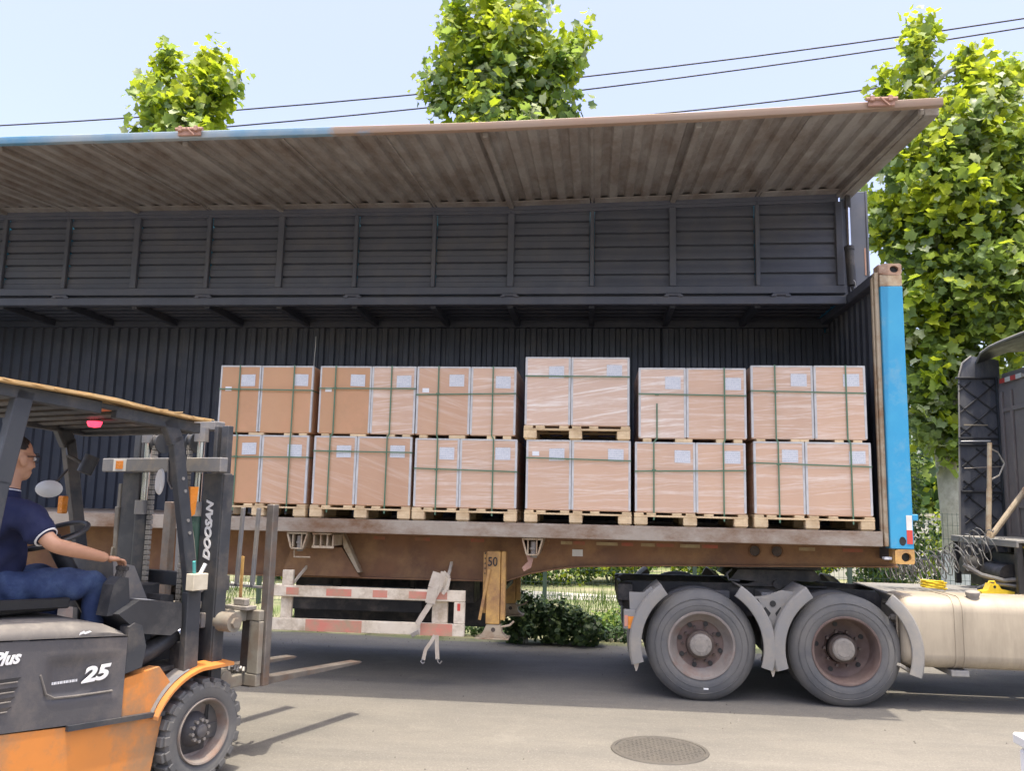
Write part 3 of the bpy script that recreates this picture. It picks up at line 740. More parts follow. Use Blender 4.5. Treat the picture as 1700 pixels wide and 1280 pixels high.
def container():
    c = thing('wing_container', 'blue freight container with one whole side raised like a wing', 'container', (-6.0, 1.2, 1.338))
    def B(name, mt, *boxes, p=c, **k):
        m = mbx(mt)
        for lo, hi in boxes: m.box(lo, hi)
        return m.build(name, p, **k)
    # front corner post, near side
    post = B('corner_post', 'blue_paint', ((-.196, .0, 1.482), (.018, .16, 4.05)), label='bright blue front corner post')
    m = mbx('beige_steel').box((-.197, .002, 4.05), (.017, .158, 4.165)); m.build('bare_patch', post)
    m = mbx('white_tape'); m.box((-.045, -.004, 1.66), (.008, .0, 1.80), 0); m.build('white_tape', post)
    m = mbx('red_tape'); m.box((-.045, -.004, 1.53), (.008, .0, 1.66), 0); m.build('red_tape', post)
    m = mbx('blue_paint').box((.018, .02, 1.75), (.075, .1, 1.81)); m.build('lug', post)
    m = mbx('paint_black').lathe((-.085, -.002, 1.555), (0, 1, 0), [(-.001, .032), (.003, .030)], 20); m.poly([(-.085 + .03 * math.cos(a * .314), -.0015, 1.555 + .042 * math.sin(a * .314)) for a in range(20)]); m.build('hole', post)
    cs = mbx('rust_casting').box((-.198, .045, 4.165), (.019, .18, 4.284)); cs.holed(-.196, .017, 4.167, 4.282, .002, .035, -.055, 4.225, .042, .035); cs.build('corner_casting', c, label='pinkish rusty top corner casting')
    cs = mbx('yellow_rust').box((-.158, .06, 1.338), (.02, .18, 1.48)); cs.holed(-.158, .02, 1.34, 1.478, .002, .05, -.055, 1.405, .045, .042); cs.build('corner_casting', c, label='yellow bottom corner casting with oval hole')
    B('post_flange', 'beige_steel', ((-.240, .03, 1.5), (-.198, .10, 4.2)), ((-.258, .06, 1.5), (-.242, .1, 4.15)))
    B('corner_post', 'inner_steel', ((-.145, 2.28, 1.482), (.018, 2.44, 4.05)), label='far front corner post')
    # front wall
    rows = []
    pr = corr(.16, 2.42, .2, .03)
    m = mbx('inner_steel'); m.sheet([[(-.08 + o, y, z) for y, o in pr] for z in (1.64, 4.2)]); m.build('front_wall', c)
    m = mbx('blue_paint'); m.sheet([[(-.045 + o, y, z) for y, o in pr] for z in (1.5, 4.16)]); m.build('front_wall', c, label='outer skin of the front wall')
    B('front_header', 'dark_steel', ((-.16, .18, 4.16), (.0, 2.42, 4.27)))
    B('front_sill', 'dark_steel', ((-.14, .18, 1.36), (.0, 2.42, 1.5)))
    # floor and side rail
    B('floor', 'rail_rust', ((-12.1, .07, 1.585), (-.14, 2.36, 1.638)))
    B('side_rail', 'rail_rust', ((-12.19, .0, 1.498), (-.264, .065, 1.638)), label='long grey rusty sill along the deck edge')
    B('side_rail', 'rail_rust', ((-12.19, 2.37, 1.40), (-.0, 2.44, 1.64)), label='far sill')
    # far wall in corrugated panels with posts between
    joints = [-.15, -2.1, -3.0, -4.9, -6.75, -8.575, -9.97, -12.1]
    for a, b in zip(joints, joints[1:]):
        pr = corr(b + .04, a - .04, .145, .032, .42, .12)
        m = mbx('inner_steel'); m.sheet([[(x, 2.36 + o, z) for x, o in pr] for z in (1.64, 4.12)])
        m.build('wall_panel', c)
    for x in joints:
        B('wall_post', 'inner_steel', ((x - .04, 2.345, 1.64), (x + .04, 2.40, 4.12)))
    m = mbx('blue_paint'); m.box((-12.19, 2.405, 1.64), (0, 2.44, 4.2)); m.build('wall_skin', c)
    B('wall_header', 'inner_steel', ((-12.19, 2.30, 4.12), (0, 2.44, 4.2)))
    # fixed half of the roof with purlins
    pr = corr(1.27, 2.43, .2, .025)
    for a, b in zip(POST_X, POST_X[1:]):
        m = mbx('inner_steel'); m.sheet([[(x, y, 4.215 + o) for y, o in pr] for x in (b, a)]); m.build('roof_panel', c)
        B('purlin', 'inner_steel', ((b - .035, 1.27, 4.13), (b + .035, 2.30, 4.212)))
    m = mbx('blue_paint'); m.box((-12.19, 1.26, 4.245), (0, 2.44, 4.262)); m.build('roof_skin', c)
    # centre beam
    B('centre_beam', 'dark_steel', ((-12.19, 1.17, 4.155), (-.17, 1.27, 4.25)), label='long dark centre beam under the hinge')
    for x in (-9.65, -7.79, -5.92, -4.02, -2.11, -.9):
        m = mbx('dark_steel').cyl((x - .09, 1.165, 4.268), (x + .09, 1.165, 4.268), .018, 10); m.box((x - .11, 1.15, 4.24), (x - .05, 1.19, 4.262)); m.box((x + .05, 1.15, 4.24), (x + .11, 1.19, 4.262)); m.build('hinge', c)
    m = mbx('dark_steel').sheet([[(-12.19, 1.275, z) for z in (4.16, 4.40)], [(-.165, 1.275, z) for z in (4.16, 4.40)]]); m.build('hinge_seal', c)
    m = mbx('inner_steel').box((-12.19, 2.31, 4.19), (-.0, 2.40, 4.2445)); m.build('roof_edge', c)
    # raised half roof: upright frame with ribbed sheets
    B('wing_frame_rail', 'dark_steel', ((-12.17, 1.19, 4.285), (-.165, 1.25, 4.375)), label='bottom rail of the upright roof half')
    m = mbx('dark_steel')
    xs = POST_X
    for a, b in zip(xs, xs[1:]):
        m.bar((b, 1.22, ZB(b) - .065), (a, 1.22, ZB(a) - .065), .06, .07)
    m.build('wing_frame_rail', c, label='top rail of the upright roof half')
    for i, x in enumerate(xs):
        w = .055 if i in (0, 2, 4, 7, 9) else .035
        B('wing_frame_post', 'dark_steel', ((x - w / 1.4, 1.185, 4.377), (x + w / 1.4, 1.245, ZB(x) - .10)))
    for a, b in zip(xs, xs[1:]):
        m = mbx('dark_steel'); n = 6
        z0, z1 = 4.37, ZB((a + b) / 2) - .03
        prof = []
        for k in range(n):
            zz = z0 + (z1 - z0) * k / n; h = (z1 - z0) / n
            prof += [(zz, 0), (zz + h * .44, .0), (zz + h * .50, .007), (zz + h * .82, .007), (zz + h * .86, .04), (zz + h * .94, .04)]
        prof.append((z1, 0))
        m.sheet([[(b + .03, 1.232 + o, z) for z, o in prof], [(a - .03, 1.232 + o, z) for z, o in prof]])
        m.build('roof_sheet', c)
    m = mbx('blue_paint').sheet([[(x, 1.285, 4.30) for x in xs], [(x, 1.285, ZB(x)) for x in xs]]); m.build('roof_skin', c, label='outer skin of the upright roof half')
    # raised side: sheets between the frames, running towards the camera
    YB, YN = 1.20, -1.30
    def pt(x, s, dz=0): return (x, YB + (YN - YB) * s, ZB(x) + (ZN(x) - ZB(x)) * s + dz)
    for a, b in zip(xs, xs[1:]):
        pr = corr(b + .01, a - .01, .188, .034, .40, .12)
        m = mbx('canopy_steel'); m.sheet([[pt(x, s, .002 + o) for x, o in pr] for s in (0, .25, .5, .75, 1)])
        m.build('side_sheet', c)
    for i, x in enumerate(xs):
        big = i in (0, 2, 4, 7, 9, 11, 13)
        m = mbx('canopy_steel')
        if big: m.bar(pt(x, .01, -.022), pt(x, .985, -.022), .055, .05, ch=.004)
        else: m.bar(pt(x, .01, -.005), pt(x, .985, -.005), .022, .016, ch=.002)
        m.build('side_rib', c)
    m = mbx('dark_steel')
    for a, b in zip(xs, xs[1:]): m.bar((b, 1.20, ZB(b) + .0), (a, 1.20, ZB(a) + .0), .07, .13, ch=.004)
    m.build('hinge_strip', c)
    m = mbx('canopy_steel')
    for a, b in zip(xs, xs[1:]): m.bar((b + .03, 1.10, ZB(b) - .012), (a - .03, 1.10, ZB(a) - .012), .16, .014, ch=.002)
    m.build('edge_angle', c)
    m = mbx('canopy_steel').bar(pt(-.13, -.02, -.01), pt(-.13, .985, -.01), .12, .10); m.bar(pt(-.205, .0, -.03), pt(-.205, .97, -.03), .025, .04); m.build('end_frame', c)
    m = mbx('worn_blue')
    ring = [(-.03, -.022), (.026, -.022), (.03, -.016), (.03, .042), (.026, .047), (-.026, .047), (-.03, .042)]
    ks = []
    for x in [-.075] + xs[1:]:
        p = pt(x, 1.015, .01); ks.append(m.verts([(p[0], p[1] - dy, p[2] + dz) for dy, dz in ring]))
    for a, b in zip(ks, ks[1:]):
        for j in range(7): m.face((a + j, b + j, b + (j + 1) % 7, a + (j + 1) % 7))
    m.face(range(ks[0], ks[0] + 7)); m.face(range(ks[-1], ks[-1] + 7))
    m.build('edge_rail', c, label='near edge rail, blue to the left and worn to rust on the right')
    m = mbx('blue_paint').sheet([[pt(x, 0, .045) for x in xs], [pt(x, 1, .045) for x in xs]]); m.build('side_skin', c, label='outer skin of the raised side')
    for x, mt in ((-6.76, 'pink_primer'), (-.59, 'pink_primer')):
        zz = ZN(x) + .035
        m = mbx(mt).box((x - .11, -1.40, zz - .04), (x + .11, -1.375, zz + .035)); m.cyl((x - .13, -1.40, zz + .02), (x + .13, -1.40, zz + .02), .017, 10)
        m.box((x - .1, -1.425, zz - .005), (x - .065, -1.38, zz + .045)); m.box((x + .05, -1.425, zz - .005), (x + .085, -1.38, zz + .045)); m.bar((x - .02, -1.415, zz + .03), (x + .06, -1.41, zz - .045), .018, .012)
        m.build('latch', c, label='rusty latch on the raised edge')
    # lifting cylinder and end plate
    m = mbx('chrome').cyl((-.155, 1.08, 5.28), (-.160, 1.06, 4.76), .026, 14); rod = m.build('lift_cylinder', c, label='hydraulic lift cylinder with bright rod')
    m = mbx('black_steel').cyl((-.160, 1.06, 4.78), (-.150, 1.03, 4.33), .05, 16); m.cyl((-.150, 1.03, 4.34), (-.135, 1.0, 4.18), .018, 8); m.cyl((-.159, 1.058, 4.79), (-.159, 1.056, 4.75), .056, 16); m.build('barrel', rod)
    m = mbx('black_steel').box((-.185, 1.05, 5.25), (-.125, 1.11, 5.39)); m.build('clevis', rod)
    m = mbx('chain_steel').tube([(-.17, 1.0, 4.42), (-.13, .985, 4.36), (-.115, .99, 4.25), (-.13, .99, 4.19)], .007, 6); m.build('hose', rod)
    m = mbx('dark_steel').box((-.115, 1.22, 4.26), (.105, 1.30, 5.50)); m.box((.085, 1.205, 4.26), (.107, 1.305, 5.502)); m.box((-.178, 1.262, 4.27), (-.1155, 1.295, 5.44)); ep = m.build('end_plate', c, label='dark steel end plate behind the lift cylinder')
    m = mbx('pink_primer').box((.055, 1.214, 4.50), (.072, 1.2195, 4.82), 0); m.build('red_stripe', ep)
    m = mbx('dark_steel').bar((-.13, .1, 4.18), (-.12, 1.17, 4.20), .10, .06); m.build('gutter', c)
    # rear frame
    B('corner_post', 'blue_paint', ((-12.19, 0, 1.482), (-12.05, .16, 4.28)), ((-12.19, 2.28, 1.482), (-12.05, 2.44, 4.28)), label='rear corner posts')
    B('rear_door', 'blue_paint', ((-12.17, .16, 1.5), (-12.12, 1.215, 4.2)), label='near rear door'); B('rear_door', 'blue_paint', ((-12.17, 1.225, 1.5), (-12.12, 2.28, 4.2)), label='far rear door')
    # loose cord hanging inside behind the first load
    k = mbx('white_trim').tube([(-6.75, 2.338, 4.0), (-6.745, 2.33, 3.86), (-6.755, 2.335, 3.7), (-6.75, 2.33, 3.5)], .006, 5); k.build('hanging_cord', c)
container()

# ================================================================== LOADS
def loads():
    cols = [
        dict(n='leftmost', x=(-6.975, -5.965), xl=(-6.95, -5.975), up=(2.512, 3.222), lo=(1.775, 2.484), su=.44, sl=.48, v=(.21, .80), hu=.36, hl=.32, fu=('kraft', 'kraft'), fl=('kraft', 'kraft_film_light'), st=True),
        dict(n='second', x=(-5.886, -4.862), xl=(-5.912, -4.88), up=(2.512, 3.222), lo=(1.775, 2.484), su=.54, sl=.44, v=(.165, .75), hu=.33, hl=.22, fu=('kraft', 'kraft_film'), fl=('kraft_film_light', 'kraft_film_light'), st=True),
        dict(n='third', x=(-4.848, -3.815), xl=(-4.842, -3.79), up=(2.512, 3.222), lo=(1.772, 2.474), su=.545, sl=.44, v=(.22, .77), hu=.40, hl=.45, fu=('kraft_film_light', 'kraft_film'), fl=('kraft_film', 'kraft_film'), st=True),
        dict(n='fourth', x=(-3.718, -2.66), xl=(-3.695, -2.647), up=(2.622, 3.328), lo=(1.772, 2.476), su=.44, sl=.437, v=(), hu=.28, hl=.27, fu=('kraft_film_heavy', 'kraft_film_heavy'), fl=('kraft_film', 'kraft_film'), st=False),
        dict(n='fifth', x=(-2.566, -1.505), xl=(-2.602, -1.52), up=(2.508, 3.222), lo=(1.770, 2.468), su=.445, sl=.55, v=(.17, .80), hu=.38, hl=.40, fu=('kraft_film_heavy', 'kraft_film'), fl=('kraft_film', 'kraft_film'), st=False),
        dict(n='rightmost', x=(-1.454, -.352), xl=(-1.44, -.325), up=(2.518, 3.253), lo=(1.775, 2.490), su=.55, sl=.44, v=(.21, .83), hu=.36, hl=.31, fu=('kraft_film', 'kraft_film'), fl=('kraft_film', 'kraft_film'), st=False)]
    rr = random.Random(4)
    def pallet(x0, x1, z0, z1, label, y0=.05):
        d = 1.1; w = x1 - x0
        t = thing('wooden_pallet', label, 'pallet', ((x0 + x1) / 2, y0 + d / 2, z0), 'wooden pallets under the cartons')
        zb = z0 + (z1 - z0) * .68
        for bx in (x0 + .068, (x0 + x1) / 2 + rr.uniform(-.02, .02), x1 - .068):
            for by in (y0 + .05, y0 + d / 2, y0 + d - .05):
                m = mbx('pallet_wood').box((bx - .066, by - .05, z0 + .012), (bx + .066, by + .05, zb)); m.build('block', t)
            m = mbx('pallet_wood').box((bx - .055, y0 + .02, z0), (bx + .055, y0 + d - .02, z0 + .0115), .003); m.build('skid', t)
        for by in (y0 + .05, y0 + d / 2, y0 + d - .05):
            m = mbx('pallet_wood').box((x0 + rr.uniform(0, .004), by - .05, zb + .0005), (x1, by + .05, zb + .0185), .003); m.build('stringer_board', t)
        pos = [x0 + .05, x0 + .17, x0 + w * .38, x0 + w * .5, x0 + w * .66, x1 - .05]
        for q in pos:
            m = mbx('pallet_wood').box((q - .046, y0 + .002, zb + .019), (q + .046, y0 + d, z1), .003); m.build('deck_board', t)
    def carton(x0, x1, z0, z1, mt, label, sticker, film):
        y0, y1 = .065 + rr.uniform(0, .012), 1.14
        t = thing('carton', label, 'carton', ((x0 + x1) / 2, (y0 + y1) / 2, z0), 'cardboard cartons on the pallets')
        m = mbx(mt).box((x0, y0, z0), (x1, y1, z1), .008); m.build('box_body', t)
        e = .016 if not film else .02
        for xa, xb in ((x0 - .002, x0 + e), (x1 - e, x1 + .002)):
            g = mbx('guard_board').box((xa, y0 - .0035, z0 + .012), (xb, y0 + .03, z1 - .004), .002); g.build('edge_guard', t)
        g = mbx('guard_board'); g.box((x0, y0 - .0045, z1 - .014), (x1, y0 + .05, z1 + .003), .002); g.build('top_guard', t)
        w = .155 if x1 - x0 > .4 else .13
        xr = x1 - .045 - rr.uniform(0, .03); zt = z1 - .075 - rr.uniform(0, .02); tl = rr.uniform(-.003, .003)
        l = mbx('printed_sheet'); l.poly([(xr - w, y0 - .004, zt - .125 - tl), (xr, y0 - .004, zt - .125 + tl), (xr, y0 - .004, zt + tl), (xr - w, y0 - .004, zt - tl)]); l.build('paper_label', t, smooth=0)
        if sticker:
            l = mbx('label_paper'); xs_ = x0 + .06; zs = z1 - .27 if sticker == 1 else z1 - .16
            l.poly([(xs_, y0 - .004, zs), (xs_ + .07, y0 - .004, zs), (xs_ + .07, y0 - .004, zs + .045), (xs_, y0 - .004, zs + .045)]); l.build('sticker', t, smooth=0)
    for ci, q in enumerate(cols):
        nm = q['n']
        xl0 = min(q['xl'][0], q['x'][0]) ; 
        pallet(q['xl'][0] - .012, q['xl'][1] + .012, 1.6395, q['lo'][0] - .002, f'wooden pallet on the trailer deck carrying the {nm} column of cartons')
        if ci == 3: pallet(q['x'][0] - .01, q['x'][1] + .01, q['lo'][1] + .004, q['up'][0] - .002, 'wooden pallet between the upper and lower cartons of the fourth column')
        else:
            # thin battens between the two layers
            t = thing('spacer_batten', f'thin wooden spacers between the two layers of the {nm} column', 'batten', ((q['x'][0] + q['x'][1]) / 2, .6, q['lo'][1] + .004), 'thin wooden spacers between carton layers')
            for k in (.04, .34, .42, .72, .88):
                xx = q['x'][0] + (q['x'][1] - q['x'][0]) * k
                m = mbx('pallet_wood').box((xx, .07, q['lo'][1] + .004), (xx + .085, 1.1, q['up'][0] - .001), .002); m.build('batten', t)
        for tier, xs_, zz, s, fl in (('upper', q['x'], q['up'], q['su'], q['fu']), ('lower', q['xl'], q['lo'], q['sl'], q['fl'])):
            xm = xs_[0] + (xs_[1] - xs_[0]) * s
            st = (q['st'] and tier == 'upper') or (nm == 'fourth' and tier == 'lower')
            for side, a, b, mt in (('left', xs_[0], xm - .004, fl[0]), ('right', xm + .004, xs_[1], fl[1])):
                wrap = {'kraft': 'bare cardboard', 'kraft_film': 'film wrapped cardboard', 'kraft_film_light': 'loosely wrapped cardboard', 'kraft_film_heavy': 'hazy film wrapped cardboard'}[mt]
                carton(a, b, zz[0], zz[1], mt, f'{wrap} carton, {side} half of the {tier} layer in the {nm} column', (1 if tier == 'upper' else 2) if (st and side == 'left') else 0, mt != 'kraft')
        # green strapping
        t = thing('strapping', f'green plastic strapping bands around the {nm} column of cartons', 'strapping', ((q['x'][0] + q['x'][1]) / 2, .05, 1.66), 'green strapping bands')
        for k, fx in enumerate(q['v']):
            xt = q['x'][0] + (q['x'][1] - q['x'][0]) * fx; xb = q['xl'][0] + (q['xl'][1] - q['xl'][0]) * (fx + (.0))
            z_top = q['up'][1] + .006 if not (nm == 'fifth' and k == 0) else 2.86
            m = mbx('strap_green'); w = .007
            ps = [((xb), 1.70), ((xb), q['lo'][1]), ((xt), q['up'][0]), ((xt), z_top)]
            for (xa, za), (xc, zc) in zip(ps, ps[1:]):
                m.box((0, 0, 0), (0.001, .001, .001), 0, Matrix.Translation((xa, .058, za))) if False else m.bar((xa, .055, za), (xc, .055, zc), .004, w * 2, up=(1, 0, 0), ch=0)
            if z_top > 3: m.box((xt - w, .055, q['up'][1] + .005), (xt + w, 1.15, q['up'][1] + .008), 0)
            m.build('strap', t)
        for xs_, zz, h in ((q['x'], q['up'], q['hu']), (q['xl'], q['lo'], q['hl'])):
            z = zz[1] - (zz[1] - zz[0]) * h
            m = mbx('strap_green'); dz = rr.uniform(-.012, .012)
            m.bar((xs_[0] - .004, .052, z - dz), (xs_[1] + .004, .052, z + dz), .004, .013, ch=0); m.box((xs_[1] + .001, .055, z + dz - .006), (xs_[1] + .004, 1.14, z + dz + .006), 0); m.box((xs_[0] - .004, .055, z - dz - .006), (xs_[0] - .001, 1.14, z - dz + .006), 0)
            xb_ = xs_[0] + (xs_[1] - xs_[0]) * (q['v'][0] if q['v'] else .4)
            m.box((xb_ - .02, .045, z - .009), (xb_ + .02, .05, z + .009), .001)
            m.build('strap', t)
loads()

# ================================================================== SEMI TRAILER
def tyre(m, c, r, w, side=-1):
    """truck tyre about axis y: c centre of the outer face; the outer face looks towards side*y"""
    m.use('rubber')
    s = -side
    m.lathe(c, (0, s, 0), [(.035, r * .565), (.012, r * .60), (.0, r * .70), (.002, r * .80), (.02, r * .90), (.045, r * .955), (.065, r * .985), (.085, r), (w * .28, r), (w * .29, r * .975), (w * .32, r * .975), (w * .33, r), (w * .48, r * 1.0), (w * .49, r * .975), (w * .52, r * .975), (w * .53, r), (w - .06, r), (w - .02, r * .94), (w, r * .8), (w - .01, r * .565)], 64)
    for k in (.735, .845): m.lathe(c, (0, s, 0), [(-.001 if k < .84 else .005, r * (k - .006)), (-.0045 if k < .84 else .0, r * k), (-.001 if k < .84 else .006, r * (k + .006))], 64)
def semi_trailer():
    t = thing('semi_trailer', 'long rust brown semi trailer carrying the container', 'trailer', (-6.0, 1.2, 0))
    def B(name, mt, *boxes, p=t, **k):
        m = mbx(mt)
        for lo, hi in boxes: m.box(lo, hi)
        return m.build(name, p, **k)
    def beam(y, nm):
        pr = [(-12.1, 1.485), (-12.1, 1.02), (-6.5, 1.012), (-3.93, 1.025), (-3.66, 1.115), (-3.4, 1.165), (-3.15, 1.20), (-2.2, 1.235), (.02, 1.285), (.02, 1.485)]
        m = mbx('beam_rust').prism(pr, 'y', y, y + .03)
        bot = pr[1:9]
        for (a, b), (c_, d) in zip(bot, bot[1:]):
            m.bar((a, y + .02, b), (c_, y + .02, d), .15, .016, up=(0, 0, 1), ch=.003)
        m.box((-12.1, y - .05, 1.4855), (.02, y + .09, 1.497))
        return m.build('main_beam', t, label=nm)
    b1 = beam(.5, 'near main beam, cranked up at the gooseneck'); beam(1.9, 'far main beam')
    for x in (-11.6, -10.7, -9.9, -9.0, -8.1, -7.2, -6.3, -5.4, -4.5, -3.6, -2.7, -1.8, -.9, -.06):
        B('cross_member', 'beam_rust', ((x - .05, .56, 1.40 if x < -.1 else 1.34), (x + .05, 1.88, 1.484)))
    # holes and plates in the gooseneck web
    for x in (-1.37, -1.15):
        m = mbx('beam_rust').lathe((x, .497, 1.405), (0, 1, 0), [(-.012, .062), (-.016, .056), (.0, .05)], 24); m.use('hub_dark'); m.lathe((x, .495, 1.405), (0, 1, 0), [(-.004, .05), (-.004, 0.0)], 24); m.build('web_hole', b1)
    # conspicuity tape, faded
    for i, (x, w) in enumerate([(-3.35, .12), (-3.22, .12), (-2.98, .22), (-2.72, .12), (-2.52, .14), (-2.36, .18), (-2.12, .2), (-1.9, .16), (-.93, .16), (-.5, .2), (-4.9, .16), (-5.35, .12), (-4.3, .14)]):
        mt = 'faded_red_tape' if i % 2 or i > 8 else 'faded_white_tape'
        m = mbx(mt).box((x, .495, 1.418), (x + w, .4995, 1.452), 0); m.build('reflective_tape', b1)
    B('name_plate', 'white_tape', ((-3.23, .488, 1.30), (-3.12, .498, 1.37)))
    B('pin', 'white_trim', ((-.24, .05, 1.375), (-.17, .12, 1.40)))
    # twist lock outriggers
    def outrigger(x, w, lab):
        m = mbx('beige_steel')
        m.box((x - w / 2, .03, 1.474), (x + w / 2, .5, 1.494)); z0 = 1.335
        for sx in (-1, 1):
            m.prism([(x + sx * w / 2, 1.474), (x + sx * (w / 2 - .016), 1.474), (x + sx * (w / 2 - .056), z0), (x + sx * (w / 2 - .04), z0)], 'y', .035, .49)
        m.box((x - w / 2 + .045, .04, z0 - .012), (x + w / 2 - .045, .49, z0))
        for k in (-.22, .2): m.box((x + k * w - .006, .045, z0), (x + k * w + .006, .2, 1.473))
        o = m.build('outrigger', t, label=lab)
        k = mbx('hub_dirt').cyl((x + .01, .11, 1.46), (x + .01, .11, 1.30), .034, 14); k.cyl((x + .01, .11, 1.4), (x + .01, .11, 1.38), .045, 14); k.build('twist_lock', o)
        return o
    o1 = outrigger(-6.03, .22, 'beige twist lock outrigger near the forklift mast'); outrigger(-3.615, .21, 'beige twist lock outrigger beside the landing leg')
    m = mbx('beige_steel').tube([(-6.07, .09, 1.33), (-6.07, .09, 1.24), (-5.9, .09, 1.24)], .009, 6); m.build('handle', o1)
    m = mbx('pink_primer').prism([(-3.68, 1.32), (-3.60, 1.32), (-3.63, 1.2), (-3.70, 1.16), (-3.72, 1.2), (-3.66, 1.26)], 'y', .1, .13); m.build('handle', t)
    m = mbx('beige_steel').box((-5.88, .06, 1.335), (-5.65, .08, 1.36)); m.box((-5.87, .03, 1.474), (-5.67, .45, 1.492))
    for x in (-5.86, -5.79, -5.72, -5.66): m.box((x - .007, .06, 1.36), (x + .007, .4, 1.474))
    m.prism([(-5.66, 1.474), (-5.64, 1.474), (-5.44, 1.08), (-5.47, 1.08), (-5.63, 1.33)], 'y', .35, .46); m.build('outrigger', t, label='beige bracket with open cells and slanted gusset')
    m = mbx('beam_rust').prism([(-6.2, 1.33), (-5.66, 1.33), (-5.45, 1.03), (-6.3, 1.03)], 'y', .38, .45); m.build('gusset_plate', t)
    # landing legs
    for y, lab in ((.22, 'near landing leg painted yellow'), (2.0, 'far landing leg')):
        mt = 'yellow_rust'
        m = mbx(mt).box((-4.09, y, .62), (-3.95, y + .14, 1.345)); leg = m.build('landing_leg', t, label=lab)
        m = mbx(mt).box((-3.945, y + .01, .66), (-3.895, y + .1, 1.345)); m.box((-4.13, y + .04, .72), (-4.093, y + .08, 1.33)); m.build('side_channel', leg)
        m = mbx('beige_steel').prism([(-4.08, .615), (-3.94, .615), (-3.92, .53), (-3.87, .49), (-4.17, .49), (-4.12, .53)], 'y', y + .01, y + .13); m.box((-4.19, y - .04, .475), (-3.85, y + .18, .489)); m.tube([(-3.93, y - .02, .60), (-3.84, y - .02, .62), (-3.80, y - .02, .66)], .012, 6); m.build('foot', leg)
        m = mbx('hub_dark').lathe((-4.01, y + .008, .565), (0, 1, 0), [(-.003, .022), (-.003, 0)], 14); m.build('pin_hole', leg)
        m = mbx('yellow_rust').bar((-4.06, y - .015, 1.17), (-4.15, y - .015, .66), .014, .03, up=(1, 0, 0)); m.build('crank', leg)
        if y < 1:
            text('painted_number', '50', .13, (-4.03, y - .004, 1.235), (1, 0, 0), (0, 0, 1), leg, 'paint_black', bold=.001, sx=.8)
            for k in range(5):
                m = mbx('paint_black').box((-4.118, y + .036, 1.31 - k * .05), (-4.106, y + .04, 1.325 - k * .05), 0); m.build('slot', leg)
    B('leg_brace', 'black_steel', ((-4.04, .36, .86), (-3.98, 2.0, .92)))
    # side guards with red and white stripes
    for y, lab in ((.06, 'near side guard with red and white stripes'),):
        g = thing_part = mbx('white_rail')
        y1 = y + .05
        g.box((-6.325, y, .845), (-4.28, y1, .955)); a = g.build('side_guard', t, label=lab)
        m = mbx('white_rail').box((-6.325, y, .51), (-4.28, y1, .63)); m.build('lower_rail', a)
        m = mbx('white_rail').box((-4.39, y + .002, .631), (-4.28, y1, .844)); m.build('end_upright', a); m = mbx('white_rail').box((-6.327, y - .002, .512), (-6.30, y1, .953)); m.build('end_upright', a)
        m = mbx('white_rail').box((-6.19, y1 + .002, .52), (-6.075, y1 + .05, 1.105)); m.build('upright', a)
        m = mbx('white_rail').box((-4.62, y1 + .002, .52), (-4.46, y1 + .05, 1.1)); m.build('upright', a)
        m = mbx('white_rail').bar((-6.1, y1 + .04, .95), (-6.0, .5, 1.2), .02, .03); m.bar((-4.5, y1 + .04, .95), (-4.5, y + (.45 if y < 1 else -.4), 1.2), .03, .03); m.build('stay', a)
        for x0, x1 in ((-6.12, -5.99), (-5.70, -5.44), (-5.22, -5.07), (-4.85, -4.66), (-4.62, -4.46)):
            m = mbx('red_faded').box((x0, y - .003 if y < 1 else y1, .865), (x1, y if y < 1 else y1 + .003, .935), 0); m.build('red_stripe', a)
        for x0, x1 in ((-5.90, -5.32), (-4.72, -4.40)):
            m = mbx('red_faded').box((x0, y - .003 if y < 1 else y1, .512), (x1, y if y < 1 else y1 + .003, .628), 0); m.build('red_stripe', a)
        m = mbx('red_tape' if y < 1 else 'red_faded').box((-4.355, y - .001, .76), (-4.325, y + .001, .83), 0); m.build('red_stripe', a)
    # dark gear seen under the chassis
    B('spare_rack', 'black_steel', ((-6.5, 1.2, .95), (-5.6, 1.24, 1.02)), ((-5.45, 1.25, .93), (-4.5, 1.29, 1.0)), ((-6.0, 1.22, .75), (-5.9, 1.30, 1.4)), ((-5.1, 1.25, .8), (-5.04, 1.3, 1.4)), ((-4.6, 1.2, .7), (-4.35, 1.7, 1.0)))
    B('air_tank', 'black_steel', ((-6.4, 1.0, .60), (-4.9, 1.5, .82)), ((-6.7, 1.95, .34), (-4.25, 2.25, .90)), ((-6.7, 1.60, .93), (-5.35, 1.66, 1.0)), label='dark gear under the chassis with an added dark box behind')  # large far-side box stands for tool boxes, added to darken the view beneath
    # kingpin plate
    B('kingpin_plate', 'black_steel', ((-1.58, .62, 1.215), (-.68, 1.85, 1.275)))
    # running gear behind the forklift
    for x in (-11.0, -9.7, -8.4):
        m = mbx('black_steel').cyl((x, .3, .53), (x, 2.2, .53), .07, 12); m.build('axle', t)
        for y, sd_ in ((.03, -1), (2.41, 1)):
            m = MB(); tyre(m, (x, y, .54), .54, .28, sd_); w = m.build('wheel', t, smooth=40)
            m = mbx('rim_grey').lathe((x, y, .54), (0, -sd_, 0), [(.02, .31), (.06, .29), (.1, .26), (.11, .14), (.04, .13), (.03, 0)], 32); m.build('rim', w)
    text('painted_mark', '', .1, (0, 0, 0), (1, 0, 0), (0, 0, 1), t, 'paint_white') if False else None
    return t
semi_trailer()
